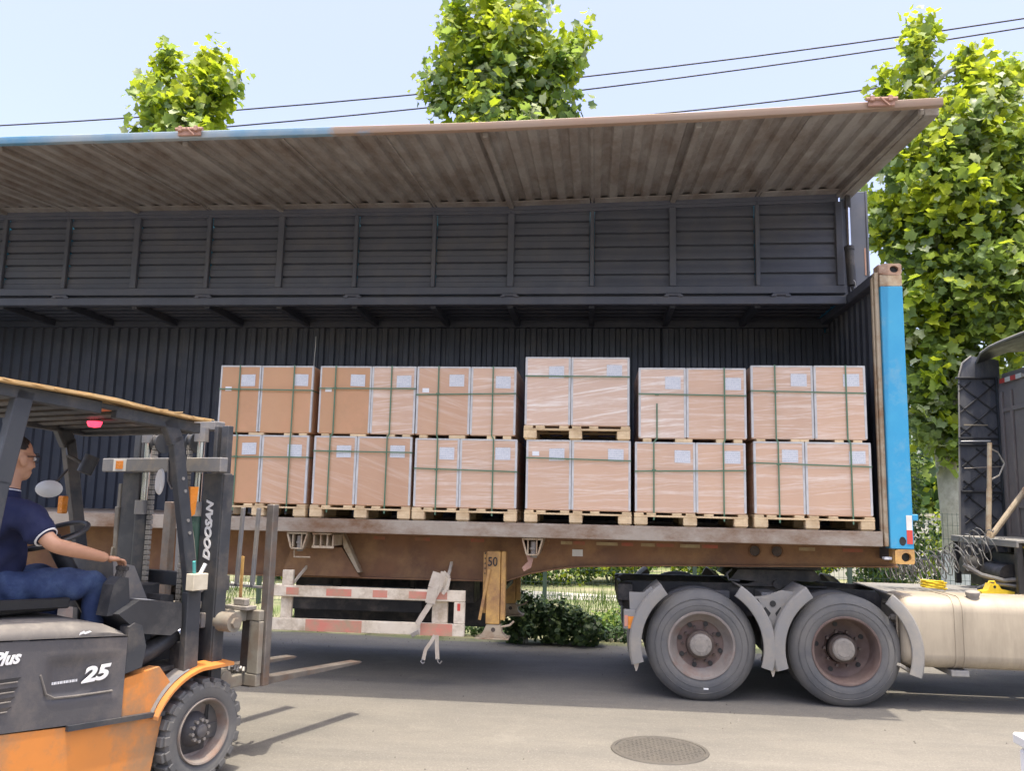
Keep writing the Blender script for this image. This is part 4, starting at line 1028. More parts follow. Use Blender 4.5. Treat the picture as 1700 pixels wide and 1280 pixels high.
def hanging_strap():
    t = thing('ratchet_strap', 'faded webbing strap slung over the side guard near the landing leg', 'strap', (-4.55, .03, .9))
    m = mbx('webbing')
    def rib(pts, w, th=.006):
        for a, b in zip(pts, pts[1:]): m.bar(a, b, w, th, up=(0, -1, .05), ch=0)
    rib([(-4.56, .045, 1.13), (-4.60, .02, .98), (-4.62, .01, .83)], .10)
    rib([(-4.50, .035, 1.14), (-4.53, .03, 1.0), (-4.60, .02, .86), (-4.70, .015, .70), (-4.745, .01, .62)], .055)
    rib([(-4.50, .04, 1.14), (-4.44, .04, 1.08), (-4.455, .035, .99), (-4.50, .03, .92)], .03)
    m.build('webbing', t)
    m = mbx('webbing')
    rib([(-4.57, .05, .52), (-4.60, .04, .46), (-4.655, .035, .38), (-4.675, .035, .28)], .035)
    rib([(-4.55, .05, .52), (-4.545, .045, .42), (-4.535, .045, .29)], .04)
    m.build('tail', t)
    m = mbx('hub_dirt'); m.bar((-4.80, .02, .51), (-4.73, .02, .55), .03, .04); m.build('buckle', t)
    m = mbx('chain_steel').tube([(-4.675, .035, .29), (-4.70, .035, .265), (-4.68, .035, .245), (-4.66, .035, .26)], .007, 6); m.tube([(-4.535, .045, .30), (-4.53, .045, .265), (-4.51, .045, .25), (-4.49, .045, .275)], .007, 6); m.build('hook', t)
hanging_strap()
# ================================================================== TRACTOR
def tractor():
    t = thing('tractor_truck', 'dusty dark tractor truck with black cab fairing coupled to the trailer', 'truck', (1.0, 1.2, 0))
    def B(name, mt, *boxes, p=t, **k):
        m = mbx(mt)
        for lo, hi in boxes: m.box(lo, hi)
        return m.build(name, p, **k)
    AX = (-1.975, -.632); r = .52
    for x in AX:
        m = mbx('black_steel').cyl((x, .25, r), (x, 2.2, r), .09, 14); m.lathe((x, 1.2, r), (0, 1, 0), [(-.3, .05), (-.2, .22), (0, .28), (.2, .22), (.3, .05)], 20); m.build('axle', t)
        for y, sd_ in ((.0, -1), (.33, -1), (2.11, 1), (2.44, 1)):
            m = MB(); tyre(m, (x, y, r), r, .285, sd_)
            lab = None
            if y == .0: lab = 'outer tyre of the rear axle, grey with dust' if x < -1.5 else 'outer tyre of the forward drive axle, half in sunlight'
            w = m.build('wheel', t, label=lab, smooth=40)
            c = (x, y, r)
            dirty = 'rim_grey' if x < -1.5 else 'rim_rust'
            m = MB()
            ax = (0, -sd_, 0)
            if x < -1.5:
                m.use(dirty).lathe(c, ax, [(.012, .322), (.002, .315), (.004, .300), (.022, .288), (.06, .272), (.095, .245), (.115, .225)], 48)
                m.use('rim_rust').lathe(c, ax, [(.115, .225), (.125, .215), (.128, .14), (.10, .13)], 48)
            else:
                m.use(dirty).lathe(c, ax, [(.012, .322), (.002, .315), (.004, .302), (.025, .290), (.10, .284), (.20, .268), (.225, .235), (.232, .15), (.20, .14)], 48)
            rim = m.build('rim', w, smooth=40)
            if y in (.0, 2.44):
                dz = .0 if x < -1.5 else .055
                m = mbx('hub_dark').lathe(c, ax, [(.12 + dz, .135), (.07 + dz, .13), (.06 + dz, .118), (.055 + dz, .105)], 32)
                for k in range(10):
                    a = k * .628; cx, cz = x + .165 * math.cos(a), r + .165 * math.sin(a)
                    m.cyl((cx, y - sd_ * (.135 + dz), cz), (cx, y - sd_ * (.095 + dz), cz), .014, 6)
                m.build('hub', w)
                m = mbx('hub_dirt').lathe(c, ax, [(.06 + dz, .107), (.035 + dz, .102), (.028 + dz, .092), (.026 + dz, .07), (.022 + dz, .066), (.022 + dz, .0)], 32)
                for k in range(8):
                    a = k * .785; cx, cz = x + .082 * math.cos(a), r + .082 * math.sin(a)
                    m.cyl((cx, y - sd_ * (.032 + dz), cz), (cx, y - sd_ * (.02 + dz), cz), .007, 6)
                m.build('hub_cap', w)
                m = mbx('paint_black')
                nh = (8, .20, .116, .024) if x < -1.5 else (5, .225, .222, .024)
                for k in range(nh[0]):
                    a = k * 2 * math.pi / nh[0] + .5; cx, cz = x + nh[1] * math.cos(a), r + nh[1] * math.sin(a)
                    m.lathe((cx, y - sd_ * (nh[2] - .004), cz), ax, [(.008, nh[3]), (-.002, nh[3] * .96), (-.002, 0)], 12)
                m.build('hand_hole', w)
                if x < -1.5 and y == 0:
                    m = mbx('paint_white').box((x + .015, -.006, r - .40), (x + .06, -.0035, r - .385), 0); m.build('tyre_mark', w)
    # quarter mudguards
    def guard(cx, a0, a1, lab):
        for y0, sd_ in ((-.045, 1), (2.485, -1)):
            m = mbx('mudguard'); rows = []
            for k in range(15):
                a = R(a0 + (a1 - a0) * k / 14)
                ci, si = math.cos(a), math.sin(a)
                def q(rr_, y): return (cx + rr_ * ci, y0 + sd_ * y, r + rr_ * si)
                rows.append([q(.572, .0), q(.578, -.008), q(.625, -.014), q(.675, -.006), q(.690, .012), q(.690, .56), q(.677, .56), q(.677, .022), q(.572, .012), q(.572, .0)])
            m.sheet(rows)
            for rw in (rows[0], rows[-1]): m.poly(rw[:-1])
            m.build('mudguard', t, label=lab if sd_ == 1 else None)
    guard(AX[0], 196, 124, 'rear mudguard behind the first wheel'); guard(AX[0], -17, 57, 'mudguard leaning over the front of the rear wheel')
    guard(AX[1], 197, 122, 'mudguard leaning over the back of the forward wheel'); guard(AX[1], -18, 52, 'sunlit mudguard ahead of the forward wheel')
    for y in (.06, 2.38):
        m = mbx('mudguard').prism([(-1.52, .97), (-1.05, .97), (-1.0, 1.03), (-1.2, 1.06), (-1.36, 1.0), (-1.5, .99)], 'y', y, y + .02)
        m.prism([(-1.43, .97), (-1.15, .97), (-1.24, .80), (-1.275, .42), (-1.30, .42), (-1.335, .80)], 'y', y + .002, y + .022)
        br = m.build('guard_bracket', t)
        m = mbx('paint_black').lathe((-1.29, y - .002, .93), (0, 1, 0), [(-.002, .03), (-.002, 0)], 16)
        m.poly([(-1.36, y - .001, .90), (-1.31, y - .001, .84), (-1.335, y - .001, .80), (-1.38, y - .001, .88)]); m.poly([(-1.22, y - .001, .90), (-1.27, y - .001, .84), (-1.25, y - .001, .80), (-1.20, y - .001, .88)])
        m.build('cut_out', br)
    m = mbx('mudguard').prism([(-2.66, 1.0), (-2.52, 1.0), (-2.45, 1.06), (-2.40, 1.0), (-2.56, .72), (-2.60, .5), (-2.64, .5)], 'y', .03, .05); m.build('guard_bracket', t)
    for x in (-2.585, -1.305):
        m = mbx('webbing').prism([(x - .045, .37), (x + .03, .37), (x + .0, .27), (x - .012, .26)], 'y', .0, .01); m.build('mud_flap', t)
    # tail lamp
    m = mbx('mudguard').box((-2.715, -.015, .655), (-2.60, .07, .835)); lamp = m.build('tail_lamp', t)
    m = mbx('red_faded').box((-2.708, -.022, .68), (-2.676, -.0155, .785)); m.build('lens', lamp, label='red lens')
    m = mbx('orange_lens').box((-2.672, -.022, .66), (-2.612, -.0155, .775)); m.build('lens', lamp, label='amber lens')
    # frame
    for y in (.78, 1.60):
        m = mbx('black_steel').prism([(-2.76, .86), (-2.76, 1.0), (-2.66, 1.045), (-1.0, 1.055), (.05, 1.0), (4.3, .985), (4.3, .72), (.0, .72), (-2.6, .72), (-2.74, .80)], 'y', y, y + .08); m.build('frame_rail', t)
    m = mbx('black_steel').box((-2.74, .60, .80), (-2.70, 1.86, 1.0)); m.box((-2.755, .55, .86), (-2.60, .77, 1.03)); m.box((-2.755, 1.69, .86), (-2.60, 1.9, 1.03)); m.build('tail_member', t)
    for x in (-1.3, -.1, .9, 2.0): B('cross_tube', 'black_steel', ((x - .06, .86, .8), (x + .06, 1.6, .92)))
    # fifth wheel
    m = mbx('black_steel').prism([(-1.58, 1.10), (-1.5, 1.20), (-.72, 1.205), (-.66, 1.12), (-.75, 1.09), (-1.0, 1.10), (-1.3, 1.08)], 'y', .72, 1.72); m.build('fifth_wheel', t, label='greasy black coupling plate')
    m = mbx('black_steel').prism([(-1.45, 1.04), (-1.25, 1.10), (-.95, 1.10), (-.80, 1.04)], 'y', .74, .86); m.prism([(-1.45, 1.04), (-1.25, 1.10), (-.95, 1.10), (-.80, 1.04)], 'y', 1.6, 1.72); m.cyl((-1.1, .70, 1.06), (-1.1, 1.76, 1.06), .05, 12); m.box((-1.55, .72, 1.03), (-.6, 1.74, 1.052)); m.build('coupling_stand', t)
    m = mbx('hose').tube([(-1.58, .65, 1.2), (-1.64, .6, 1.16), (-1.62, .6, 1.10), (-1.5, .65, 1.09)], .012, 6); m.build('cable_loop', t)
    m = mbx('mudguard').box((-2.0, .66, .9), (-1.6, .77, .98)); m.box((-1.33, .4, .88), (-1.18, .76, 1.0)); m.build('suspension', t)
    # fuel tank
    def rrect(y0, y1, z0, z1, rad, n=6):
        out = []
        for (cy, cz, a0) in ((y1 - rad, z1 - rad, 0), (y0 + rad, z1 - rad, 90), (y0 + rad, z0 + rad, 180), (y1 - rad, z0 + rad, 270)):
            for k in range(n + 1):
                a = R(a0 + 90 * k / n); out.append((cy + rad * math.cos(a), cz + rad * math.sin(a)))
        return out
    m = mbx('tank')
    x0, x1 = -.125, 1.45; rings = []
    for x, ins in ((x0 + .012, .13), (x0 - .0, .105), (x0, .06), (x0 + .02, .025), (x0 + .06, .006), (x0 + .10, 0), (x1 - .1, 0), (x1 - .02, .02), (x1, .08)):
        rings.append(m.verts([(x, y, z) for y, z in rrect(-.03 + ins, .62 - ins, .39 + ins, 1.05 - ins, max(.14 - ins * .5, .03))]))
    n = 28
    for a, b in zip(rings, rings[1:]):
        for j in range(n): m.face((a + j, b + j, b + (j + 1) % n, a + (j + 1) % n))
    m.face(range(rings[0], rings[0] + n)); m.face(range(rings[-1], rings[-1] + n))
    tank = m.build('fuel_tank', t, smooth=50)
    for x in (.335, .41, 1.2):
        m = mbx('tank'); a = m.verts([(x, y, z) for y, z in rrect(-.036, .626, .384, 1.056, .145)]); b = m.verts([(x + (.022 if x < 1 else .06), y, z) for y, z in rrect(-.036, .626, .384, 1.056, .145)])
        for j in range(n): m.face((a + j, b + j, b + (j + 1) % n, a + (j + 1) % n))
        a2 = m.verts([(x, y, z) for y, z in rrect(-.03, .62, .39, 1.05, .14)]); b2 = m.verts([(x + (.022 if x < 1 else .06), y, z) for y, z in rrect(-.03, .62, .39, 1.05, .14)])
        for j in range(n): m.face((a + j, a2 + j, a2 + (j + 1) % n, a + (j + 1) % n)); m.face((b + j, b2 + j, b2 + (j + 1) % n, b + (j + 1) % n))
        m.build('tank_strap', tank)
    m = mbx('hub_dirt').cyl((.56, .09, 1.015), (.555, .075, 1.075), .055, 20); m.cyl((.555, .075, 1.07), (.553, .07, 1.10), .062, 20); m.build('filler_cap', tank)
    m = mbx('tank').tube([(x0 - .006, .10, .92), (x0 - .012, .09, .80), (x0 - .012, .09, .55), (x0 - .006, .12, .5)], .012, 8); m.tube([(x0 - .006, .1, .93), (x0 - .006, .3, .955), (x0 - .006, .5, .93)], .012, 8); m.build('end_bead', tank)
    m = mbx('hub_dirt').cyl((x0 - .05, .16, .83), (x0 + .03, .16, .83), .03, 10); m.tube([(x0 - .05, .16, .83), (x0 - .09, .15, .80), (x0 - .08, .14, .72), (x0 - .02, .14, .70)], .012, 6); m.cyl((x0 - .04, .22, .76), (x0 + .02, .22, .76), .022, 10); m.build('pipe_fitting', tank)
    B('tank_bracket', 'mudguard', ((.30, .0, .33), (.46, .7, .384)), ((1.15, .0, .33), (1.28, .7, .384)))
    m = mbx('mudguard').bar((-.17, .0, .42), (.05, .1, .30), .05, .03); m.build('step_bar', t)
    # low dark gear between tank and ground
    B('air_tank', 'black_steel', ((.2, .75, .40), (1.3, 1.1, .66)))
    # catwalk and gear behind the cab
    B('catwalk', 'mudguard', ((-.05, .70, 1.005), (1.8, 1.75, 1.02)), label='thin checker plate between tank and cab')
    B('shelf', 'mudguard', ((1.2, .55, 1.545), (1.9, 2.1, 1.57)), ((1.2, .55, 1.50), (1.225, 2.1, 1.545)))
    for x, y in ((1.24, .6), (1.24, 2.05), (1.86, .6), (1.86, 2.05)):
        B('shelf_leg', 'black_steel', ((x - .03, y - .03, 1.02), (x + .03, y + .03, 1.545)))
    B('battery_box', 'black_steel', ((1.32, .75, 1.022), (1.85, 1.35, 1.42)), ((1.36, 1.45, 1.022), (1.85, 2.0, 1.30)))
    m = mbx('black_steel').cyl((1.30, .9, 1.2), (1.30, 1.35, 1.2), .12, 18); m.cyl((1.05, 1.45, 1.28), (1.3, 1.45, 1.25), .10, 16); m.build('air_drier', t)
    m = mbx('hose').tube([(.85, .95, 1.30), (1.0, .9, 1.2), (1.2, .85, 1.15), (1.4, .8, 1.18)], .024, 8); m.tube([(1.0, 1.0, 1.05), (1.1, .9, 1.12), (1.3, .8, 1.10)], .02, 8); m.build('pipe', t)
    m = mbx('yellow_plastic'); m.bar((1.25, .7, 1.50), (1.75, .6, 1.505), .02, .012); m.build('pipe', t, label='thin yellow rod along the shelf')
    # hose rack
    m = mbx('beige_steel').cyl((1.215, 1.18, 1.57), (1.262, 1.2, 2.1), .028, 10); m.cyl((1.262, 1.2, 2.1), (1.294, 1.2, 2.60), .024, 10); m.cyl((1.24, 1.2, 1.57), (1.75, 1.2, 2.25), .03, 10); m.build('hose_rack', t, label='pale bent pole holding the hoses')
    m = mbx('chain_steel').tube([(1.28, 1.22, 2.55), (1.42, 1.3, 2.5), (1.48, 1.3, 2.38), (1.42, 1.3, 2.25), (1.30, 1.22, 2.2)], .009, 6); m.build('wire_loop', t)
    # cab: shell behind, doors, windows
    m = mbx('cab_paint').prism([(.10, 1.02), (2.34, 1.02), (2.36, 2.4), (2.30, 3.35), (2.18, 3.52), (.26, 3.52), (.14, 3.35), (.08, 2.4)], 'x', 1.93, 4.15)
    cab = m.build('cab', t, smooth=20, label='dusty brown grey cab shell')
    m = mbx('cab_paint')
    for y, w in ((.25, .06), (.75, .04), (1.25, .04), (1.95, .05), (2.18, .05)): m.box((1.905, y, 1.3), (1.929, y + w, 3.3))
    for z in (1.55, 1.9, 3.05): m.box((1.912, .2, z), (1.929, 2.25, z + .05))
    m.build('pressing', cab)
    m = mbx('cab_paint')
    fr = rrect(.75, 1.72, 1.95, 2.80, .12); fi = rrect(.80, 1.67, 2.0, 2.75, .10)
    a = m.verts([(1.90, y, z) for y, z in fr]); b = m.verts([(1.895, y, z) for y, z in fi]); c_ = m.verts([(1.925, y, z) for y, z in fi]); d = m.verts([(1.93, y, z) for y, z in fr])
    for j in range(n):
        k = (j + 1) % n; m.face((a + j, a + k, b + k, b + j)); m.face((b + j, b + k, c_ + k, c_ + j)); m.face((a + j, a + k, d + k, d + j))
    m.build('rear_window_frame', cab)
    m = mbx('cab_paint').poly([(1.922, y, z) for y, z in fi]); m.build('blanking_panel', cab)
    for k in range(4):
        m = mbx('red_tape' if k % 2 == 0 else 'white_tape').box((1.894, 2.19 - .13 * (k + 1), 3.40), (1.9, 2.19 - .13 * k, 3.455), 0)
        m.box((1.899, 2.19 - .13 * (k + 1), 3.41), (1.93, 2.19 - .13 * k, 3.445), 0); m.build('reflective_tape', cab)
    for y in (.07, 2.365):
        m = mbx('glass_dark').prism([(2.95, 2.15), (3.95, 2.15), (3.85, 3.0), (2.95, 3.0)], 'y', y, y + .012); m.build('side_window', cab)
    m = mbx('glass_dark').box((4.151, .3, 2.2), (4.165, 2.14, 3.2)); m.build('windscreen', cab)
    # roof and side deflectors, open towards the trailer
    XR = 1.50
    for y, lab in ((2.36, 'black far side fairing with diamond ribs inside'), (.06, 'near side fairing')):
        pr = [(XR - .10, 1.10), (1.98, 1.10), (1.98, 3.72), (XR + .16, 3.77), (XR + .05, 3.68), (XR, 3.52), (XR - .02, 3.0), (XR - .07, 1.9)]
        m = mbx('quilt_panel').prism(pr, 'y', y, y + .022); f = m.build('side_fairing', t, label=lab)
        s = -1 if y > 1 else 1; yi = y if s < 0 else y + .022
        m = mbx('mudguard').tube([(p[0] - .006, yi + s * .005, p[1]) for p in (pr[0], pr[7], pr[6], pr[5], pr[4], pr[3])], .011, 6); m.build('edge_lip', f)
        m = mbx('black_plastic')
        def dia(z0, z1):
            w = .44
            k = -6
            while k < 8:
                for sg in (1, -1):
                    pts = []
                    xa, za = XR - .02, z0 + k * .27 + (.0 if sg > 0 else w * .85)
                    xb, zb_ = xa + w, za + sg * w * .85
                    # clip to the panel height
                    if abs(zb_ - za) > 0:
                        t0 = max(0, min(1, (z0 - za) / (zb_ - za) if sg > 0 else (z1 - za) / (zb_ - za))); t1 = max(0, min(1, (z1 - za) / (zb_ - za) if sg > 0 else (z0 - za) / (zb_ - za)))
                        if t1 - t0 > .05:
                            m.bar((xa + w * t0, yi + s * .008, za + (zb_ - za) * t0), (xa + w * t1, yi + s * .008, za + (zb_ - za) * t1), .02, .014, up=(0, 1, 0), ch=.003)
                k += 1
        dia(1.16, 2.05); dia(2.12, 2.62); dia(2.78, 3.45)
        for z in (1.13, 2.09, 2.66, 2.74, 3.49): m.box((XR - .05, yi, z - .012), (1.96, yi + s * .035, z + .012))
        for x in (1.93,): m.box((x - .015, yi, 1.12), (x + .015, yi + s * .05, 3.5))
        m.build('diamond_rib', f)
        m = mbx('hub_dirt').cyl((XR - .02, yi + s * .05, 2.37), (1.92, yi + s * .05, 2.40), .008, 6); m.build('brace_rod', f)
        m = mbx('white_trim').cyl((XR - .04, yi + s * .05, 2.70), (1.80, yi + s * .06, 2.71), .009, 6); m.build('brace_rod', f)
        m = mbx('tank').box((XR + .02, yi + s * .012, 3.02 - .12), (XR + .30, yi + s * .016, 2.915), 0); m.build('rust_streak', f)
    rows = []
    for k in range(9):
        y = .07 + 2.30 * k / 8; e = abs(k - 4) / 4; dz = -.10 * e ** 4
        rows.append([(XR + .12 + .10 * e ** 4, y, 3.80 + dz), (XR + .6, y, 3.93 + dz * .8), (2.6, y, 3.98 + dz), (3.4, y, 3.85 + dz), (4.0, y, 3.55)])
    m = mbx('black_plastic').sheet(rows); m.sheet([[(p[0], p[1], p[2] - .03) for p in r_] for r_ in rows]); rf = m.build('roof_fairing', t, smooth=50)
    m = mbx('mudguard').tube([(r_[0][0] - .004, r_[0][1], r_[0][2] - .012) for r_ in rows], .016, 6); m.build('edge_lip', rf)
    # front wheels
    for y, sd_ in ((.03, -1), (2.41, 1)):
        m = MB(); tyre(m, (3.15, y, r), r, .3, sd_); w = m.build('wheel', t, smooth=40)
        m = mbx('rim_grey').lathe((3.15, y, r), (0, -sd_, 0), [(.012, .32), (.05, .28), (.06, .15), (.0, .12), (-.01, 0)], 40); m.build('rim', w)
    B('bumper', 'cab_paint', ((4.1, .05, .35), (4.3, 2.4, 1.0)))
    for sd_, y in ((-1, .12), (1, 2.2)):
        m = mbx('white_plastic').box((4.301, y, .7), (4.32, y + .15, .85)); m.build('headlight', t)
tractor()

def hoses():
    for i, (a, b, rad, turns, lab) in enumerate([((.03, .95, 1.33), (1.22, 1.05, 1.66), .105, 17, 'dark coiled air hose drooping highest between trailer and cab'),
                                             ((.03, 1.10, 1.30), (1.30, 1.0, 1.58), .11, 16, 'dark coiled air hose drooping in the middle between trailer and cab'),
                                             ((.03, 1.25, 1.28), (.95, .95, 1.50), .12, 13, 'lowest sagging coil of air hose beside the yellow coil')]):
        a, b = Vector(a), Vector(b); pts = []; N_ = turns * 14
        for k in range(N_ + 1):
            s = k / N_; p = a.lerp(b, s); p.z -= (.13 + .03 * i) * 4 * s * (1 - s)
            d = (b - a).normalized(); rr_ = rad * min(1, 8 * s, 8 * (1 - s)) * (1 + .2 * math.sin(s * 9 + i))
            an = (s + .012 * math.sin(s * 23 + i) + .008 * math.sin(s * 51)) * turns * 2 * math.pi
            side = Vector((0, 1, 0)); up = d.cross(side)
            pts.append(p + side * rr_ * math.cos(an) + up * rr_ * math.sin(an))
        m = mbx('hose').tube(pts, .0058, 5); o = m.build('air_hose', off=a.copy(), smooth=60); props(o, lab, 'air hose', 'coiled air hoses between trailer and cab')
    # yellow coil and yellow tool on the catwalk
    pts = []
    for k in range(90):
        a = k * .5; rr_ = .075 + .012 * math.sin(k * 1.7)
        pts.append((.50 + rr_ * 1.5 * math.cos(a), .85 + rr_ * .6 * math.sin(a), 1.04 + k * .0009 + .02 * abs(math.sin(a * .5))))
    m = mbx('yellow_plastic').tube(pts, .008, 5); o = m.build('rope_coil', off=Vector((.5, .85, 1.02)), smooth=60); props(o, 'small heap of yellow cord on the tractor catwalk', 'rope')
    t = thing('wheel_chock', 'yellow plastic wheel chock lying on the tractor catwalk', 'wheel chock', (1.1, .8, 1.02))
    m = mbx('yellow_plastic').prism([(.93, 1.021), (1.24, 1.021), (1.25, 1.05), (1.12, 1.075), (1.09, 1.12), (1.02, 1.125), (.99, 1.06), (.93, 1.045)], 'y', .74, .86); m.build('wedge', t)
    m = mbx('paint_black').lathe((1.055, .738, 1.095), (0, 1, 0), [(0, .014), (0, 0)], 12); m.build('hole', t)
    m = mbx('yellow_plastic').tube([(1.02, .80, 1.12), (1.03, .8, 1.145), (1.08, .8, 1.145), (1.09, .8, 1.115)], .01, 6); m.build('grip', t)
    t = thing('white_bollard', 'white painted box post at the edge of the yard', 'post', (-.62, -5.0, 0))
    x0, y0 = -1.315, -5.0
    t.location = (x0 + .16, y0 + .16, 0); OFF[t] = Vector(t.location)
    m = mbx('paint_white').box((x0, y0, 0), (x0 + .34, y0 + .32, .925), .02); m.build('post_body', t)
    m = mbx('white_plastic').box((x0 - .012, y0 - .012, .9255), (x0 + .352, y0 + .332, .97), .015); m.build('cap', t)
    m = mbx('lift_grey').prism([(x0 + .03, .90), (x0 + .06, .90), (x0 + .13, .2), (x0 + .09, .2)], 'y', y0 - .006, y0 - .001); m.build('groove', t)
hoses()
# ================================================================== FORKLIFT (local axes: x forward, y left, z up)
FH = R(67.5)
FO = Vector((-6.0206, -2.7147, 0))
def forklift():
    t = thing('forklift', 'orange and dark grey forklift with its forks pointing at the trailer', 'forklift', FO, rotz=FH, local=True)
    def B(name, mt, *boxes, p=t, **k):
        m = mbx(mt)
        for lo, hi in boxes: m.box(lo, hi)
        return m.build(name, p, **k)
    # wheels
    def wheel(x, yo, r, w, s, tread=True):
        """yo: outer face; s = -1 right side, +1 left side"""
        m = mbx('rubber'); ax = (0, -s, 0); c = (x, yo, r)
        m.lathe(c, ax, [(.05, r * .60), (.015, r * .62), (.0, r * .70), (.0, r * .84), (.015, r * .90), (.03, r * .915), (w - .03, r * .915), (w - .01, r * .88), (w, r * .7), (w - .04, r * .6)], 56)
        n_l = 20
        for k in range(n_l):
            for row, sk in ((0, .0), (1, .5)):
                a = 2 * math.pi * (k + sk) / n_l
                ca, sa = math.cos(a), math.sin(a)
                d = Vector((ca, 0, sa)); tn = Vector((-sa, 0, ca))
                ya, yb = (.012, w * .55) if row == 0 else (w * .45, w - .012)
                p = Vector(c) + d * (r * .95)
                h = r * .10; L_ = 2 * math.pi * r / n_l * .60
                mm = Matrix((tn, Vector((0, -s, 0)), d)).transposed().to_4x4(); mm.translation = p + Vector((0, -s, 0)) * (ya + yb) / 2
                m.box((-L_ / 2, -(yb - ya) / 2, -h / 2), (L_ / 2, (yb - ya) / 2, h / 2), .008, mm)
                if row == 0:
                    p2 = Vector(c) + d * (r * .875); mm = mm.copy(); mm.translation = p2 + Vector((0, -s, 0)) * .012
                    m.box((-L_ / 2 * .9, -.014, -r * .06), (L_ / 2 * .9, .012, r * .06), .006, mm)
        wh = m.build('wheel', t, smooth=30)
        m = mbx('rim_grey').lathe(c, ax, [(.02, r * .63), (-.004, r * .615), (.0, r * .585), (.03, r * .55), (.10, r * .50), (.115, r * .30)], 48)
        m.build('rim', wh, smooth=40)
        m = mbx('hood_grey').lathe(c, ax, [(.115, r * .34), (.10, r * .33), (.06, r * .23), (.045, r * .20), (.045, 0)], 32); 
        m.lathe(c, ax, [(.046, r * .13), (.02, r * .125), (.015, r * .1), (.015, 0)], 24); m.build('hub', wh)
        m = mbx('hub_dirt')
        for k in range(10):
            a = k * .628 + .2; cx, cz = x + r * .2 * math.cos(a), r + r * .2 * math.sin(a)
            m.cyl((cx, yo - s * .06, cz), (cx, yo - s * .028, cz), r * .035, 6)
        m.build('wheel_nut', wh)
        return wh
    wheel(.0, -.55, .328, .22, -1); wheel(.0, .71, .328, .22, 1)
    wheel(-1.62, -.50, .27, .18, -1); wheel(-1.62, .66, .27, .18, 1)
    CY = .08                                                         # centre line of the truck
    # chassis
    def side(y0, y1):
        m = mbx('orange_paint')
        arch = [(-1.30 + .0, .2)]
        pr = [(-.36, .16), (-.30, .50), (-.9, .545), (-1.4, .60), (-2.2, .64), (-2.2, .40)]
        for k in range(9):
            a = R(180 - k * 15 - 0); pr.append((-1.62 + .36 * math.cos(a), .27 + .36 * math.sin(a) * .72))
        pr += [(-1.22, .16)]
        m.prism(pr, 'y', y0, y1)
        return m
    ch = side(-.50, -.46).build('chassis', t, label='orange lower side of the chassis'); side(.62, .66).build('chassis', t, label='far side of the chassis')
    B('chassis_floor', 'black_steel', ((-2.0, -.45, .18), (.1, .61, .30)), ((-.45, -.40, .30), (.15, .56, .62)))
    m = mbx('orange_paint').prism([(-.31, .505), (-.60, .53), (-.62, .62), (-.585, .75), (-.34, .78), (-.24, .66)], 'y', -.49, -.40); m.build('step_plate', t, label='upright orange plate behind the front fender')
    m = mbx('lift_steel').prism([(-.30, .485), (-.95, .53), (-.95, .56), (-.30, .512)], 'y', -.525, -.44); m.build('grimy_edge', ch)
    for y0, y1 in ((-.565, -.40), (.56, .725)):
        m = mbx('orange_paint'); rows = []
        for k in range(13):
            a = R(157 - k * 6.6) if k < 10 else None
            if a is not None: x, z = .42 * math.cos(a), .34 + .40 * math.sin(a)
            else: x, z = (.10 + (k - 9) * .035), .735 + .0 * k
            rows.append([(x, y0, z - .02), (x, y0, z), (x, y1, z + .01), (x, y1, z - .02), (x, y0, z - .02)])
        m.sheet(rows); m.poly(rows[0][:-1]); m.poly(rows[-1][:-1]); m.build('front_fender', t, label='orange fender with grey scuffs' if y0 < 0 else None)
    m = mbx('lift_grey'); rows = []
    for k in range(9):
        a = R(155 - k * 6); x, z = .425 * math.cos(a), .343 + .40 * math.sin(a)
        rows.append([(x, -.52, z + .006), (x, -.41, z + .016)])
    m.sheet(rows); m.build('grip_strip', t)
    # counterweight and hood
    m = mbx('hood_grey').prism([(-1.75, .62), (-2.35, .35), (-2.5, .6), (-2.5, 1.0), (-2.3, 1.22), (-1.75, 1.2)], 'y', -.49, .65); m.build('counterweight', t)
    m = mbx('hood_grey'); rows = []
    # side panel with a pressed recess
    def top(x): return lerp_tab([(-2.3, 1.13), (-1.38, 1.065), (-.60, .995)], x)
    def bot(x): return lerp_tab([(-2.3, .645), (-1.4, .605), (-.58, .525)], x)
    def rec(x, z):
        u = (z - bot(x)) / (top(x) - bot(x))
        ins = min((x + 1.10) / .05, (u - .30) / .05, (.80 - u) / .12, (-.60 - x) / .30)
        return .022 * max(0, min(1, ins))
    XS = np.linspace(-2.2, -.60, 60)
    for i in range(21):
        rows.append([(x, -.505 + rec(x, bot(x) + (top(x) - bot(x)) * i / 20), bot(x) + (top(x) - bot(x)) * i / 20) for x in XS])
    m.sheet(rows); m.box((-2.19, -.502 + .03, .64), (-.60, -.44, 1.0)); m.poly([(-.60, -.505, bot(-.6)), (-.60, -.505, top(-.6)), (-.60, -.45, top(-.6)), (-.60, -.45, bot(-.6))])
    pn = m.build('side_panel', t, label='dark grey side panel with white numerals', smooth=50)
    m = mbx('hood_grey').prism([(-2.2, .64), (-2.2, 1.13), (-.6, .995), (-.6, .53)], 'y', .62, .66); m.build('side_panel', t, label='far side panel')
    text('numeral', '25', .112, (-.80, -.5065, .812), (1, 0, .0), (.0, 0, 1), pn, 'paint_white', shear=.25, bold=.0045, sx=1.45)
    text('script', 'Plus', .092, (-1.335, -.5115, .975), (1, 0, -.03), (0, 0, 1), pn, 'paint_white', shear=.35, bold=.003)
    m = mbx('paint_white'); xx = -1.055
    for k in range(14):
        w_ = .005 + .004 * ((k * 7) % 3); m.box((xx, -.4855, .792 - .0005 * k), (xx + w_, -.484, .806 - .0005 * k), 0); xx += w_ + .003
    m.build('small_print', pn)
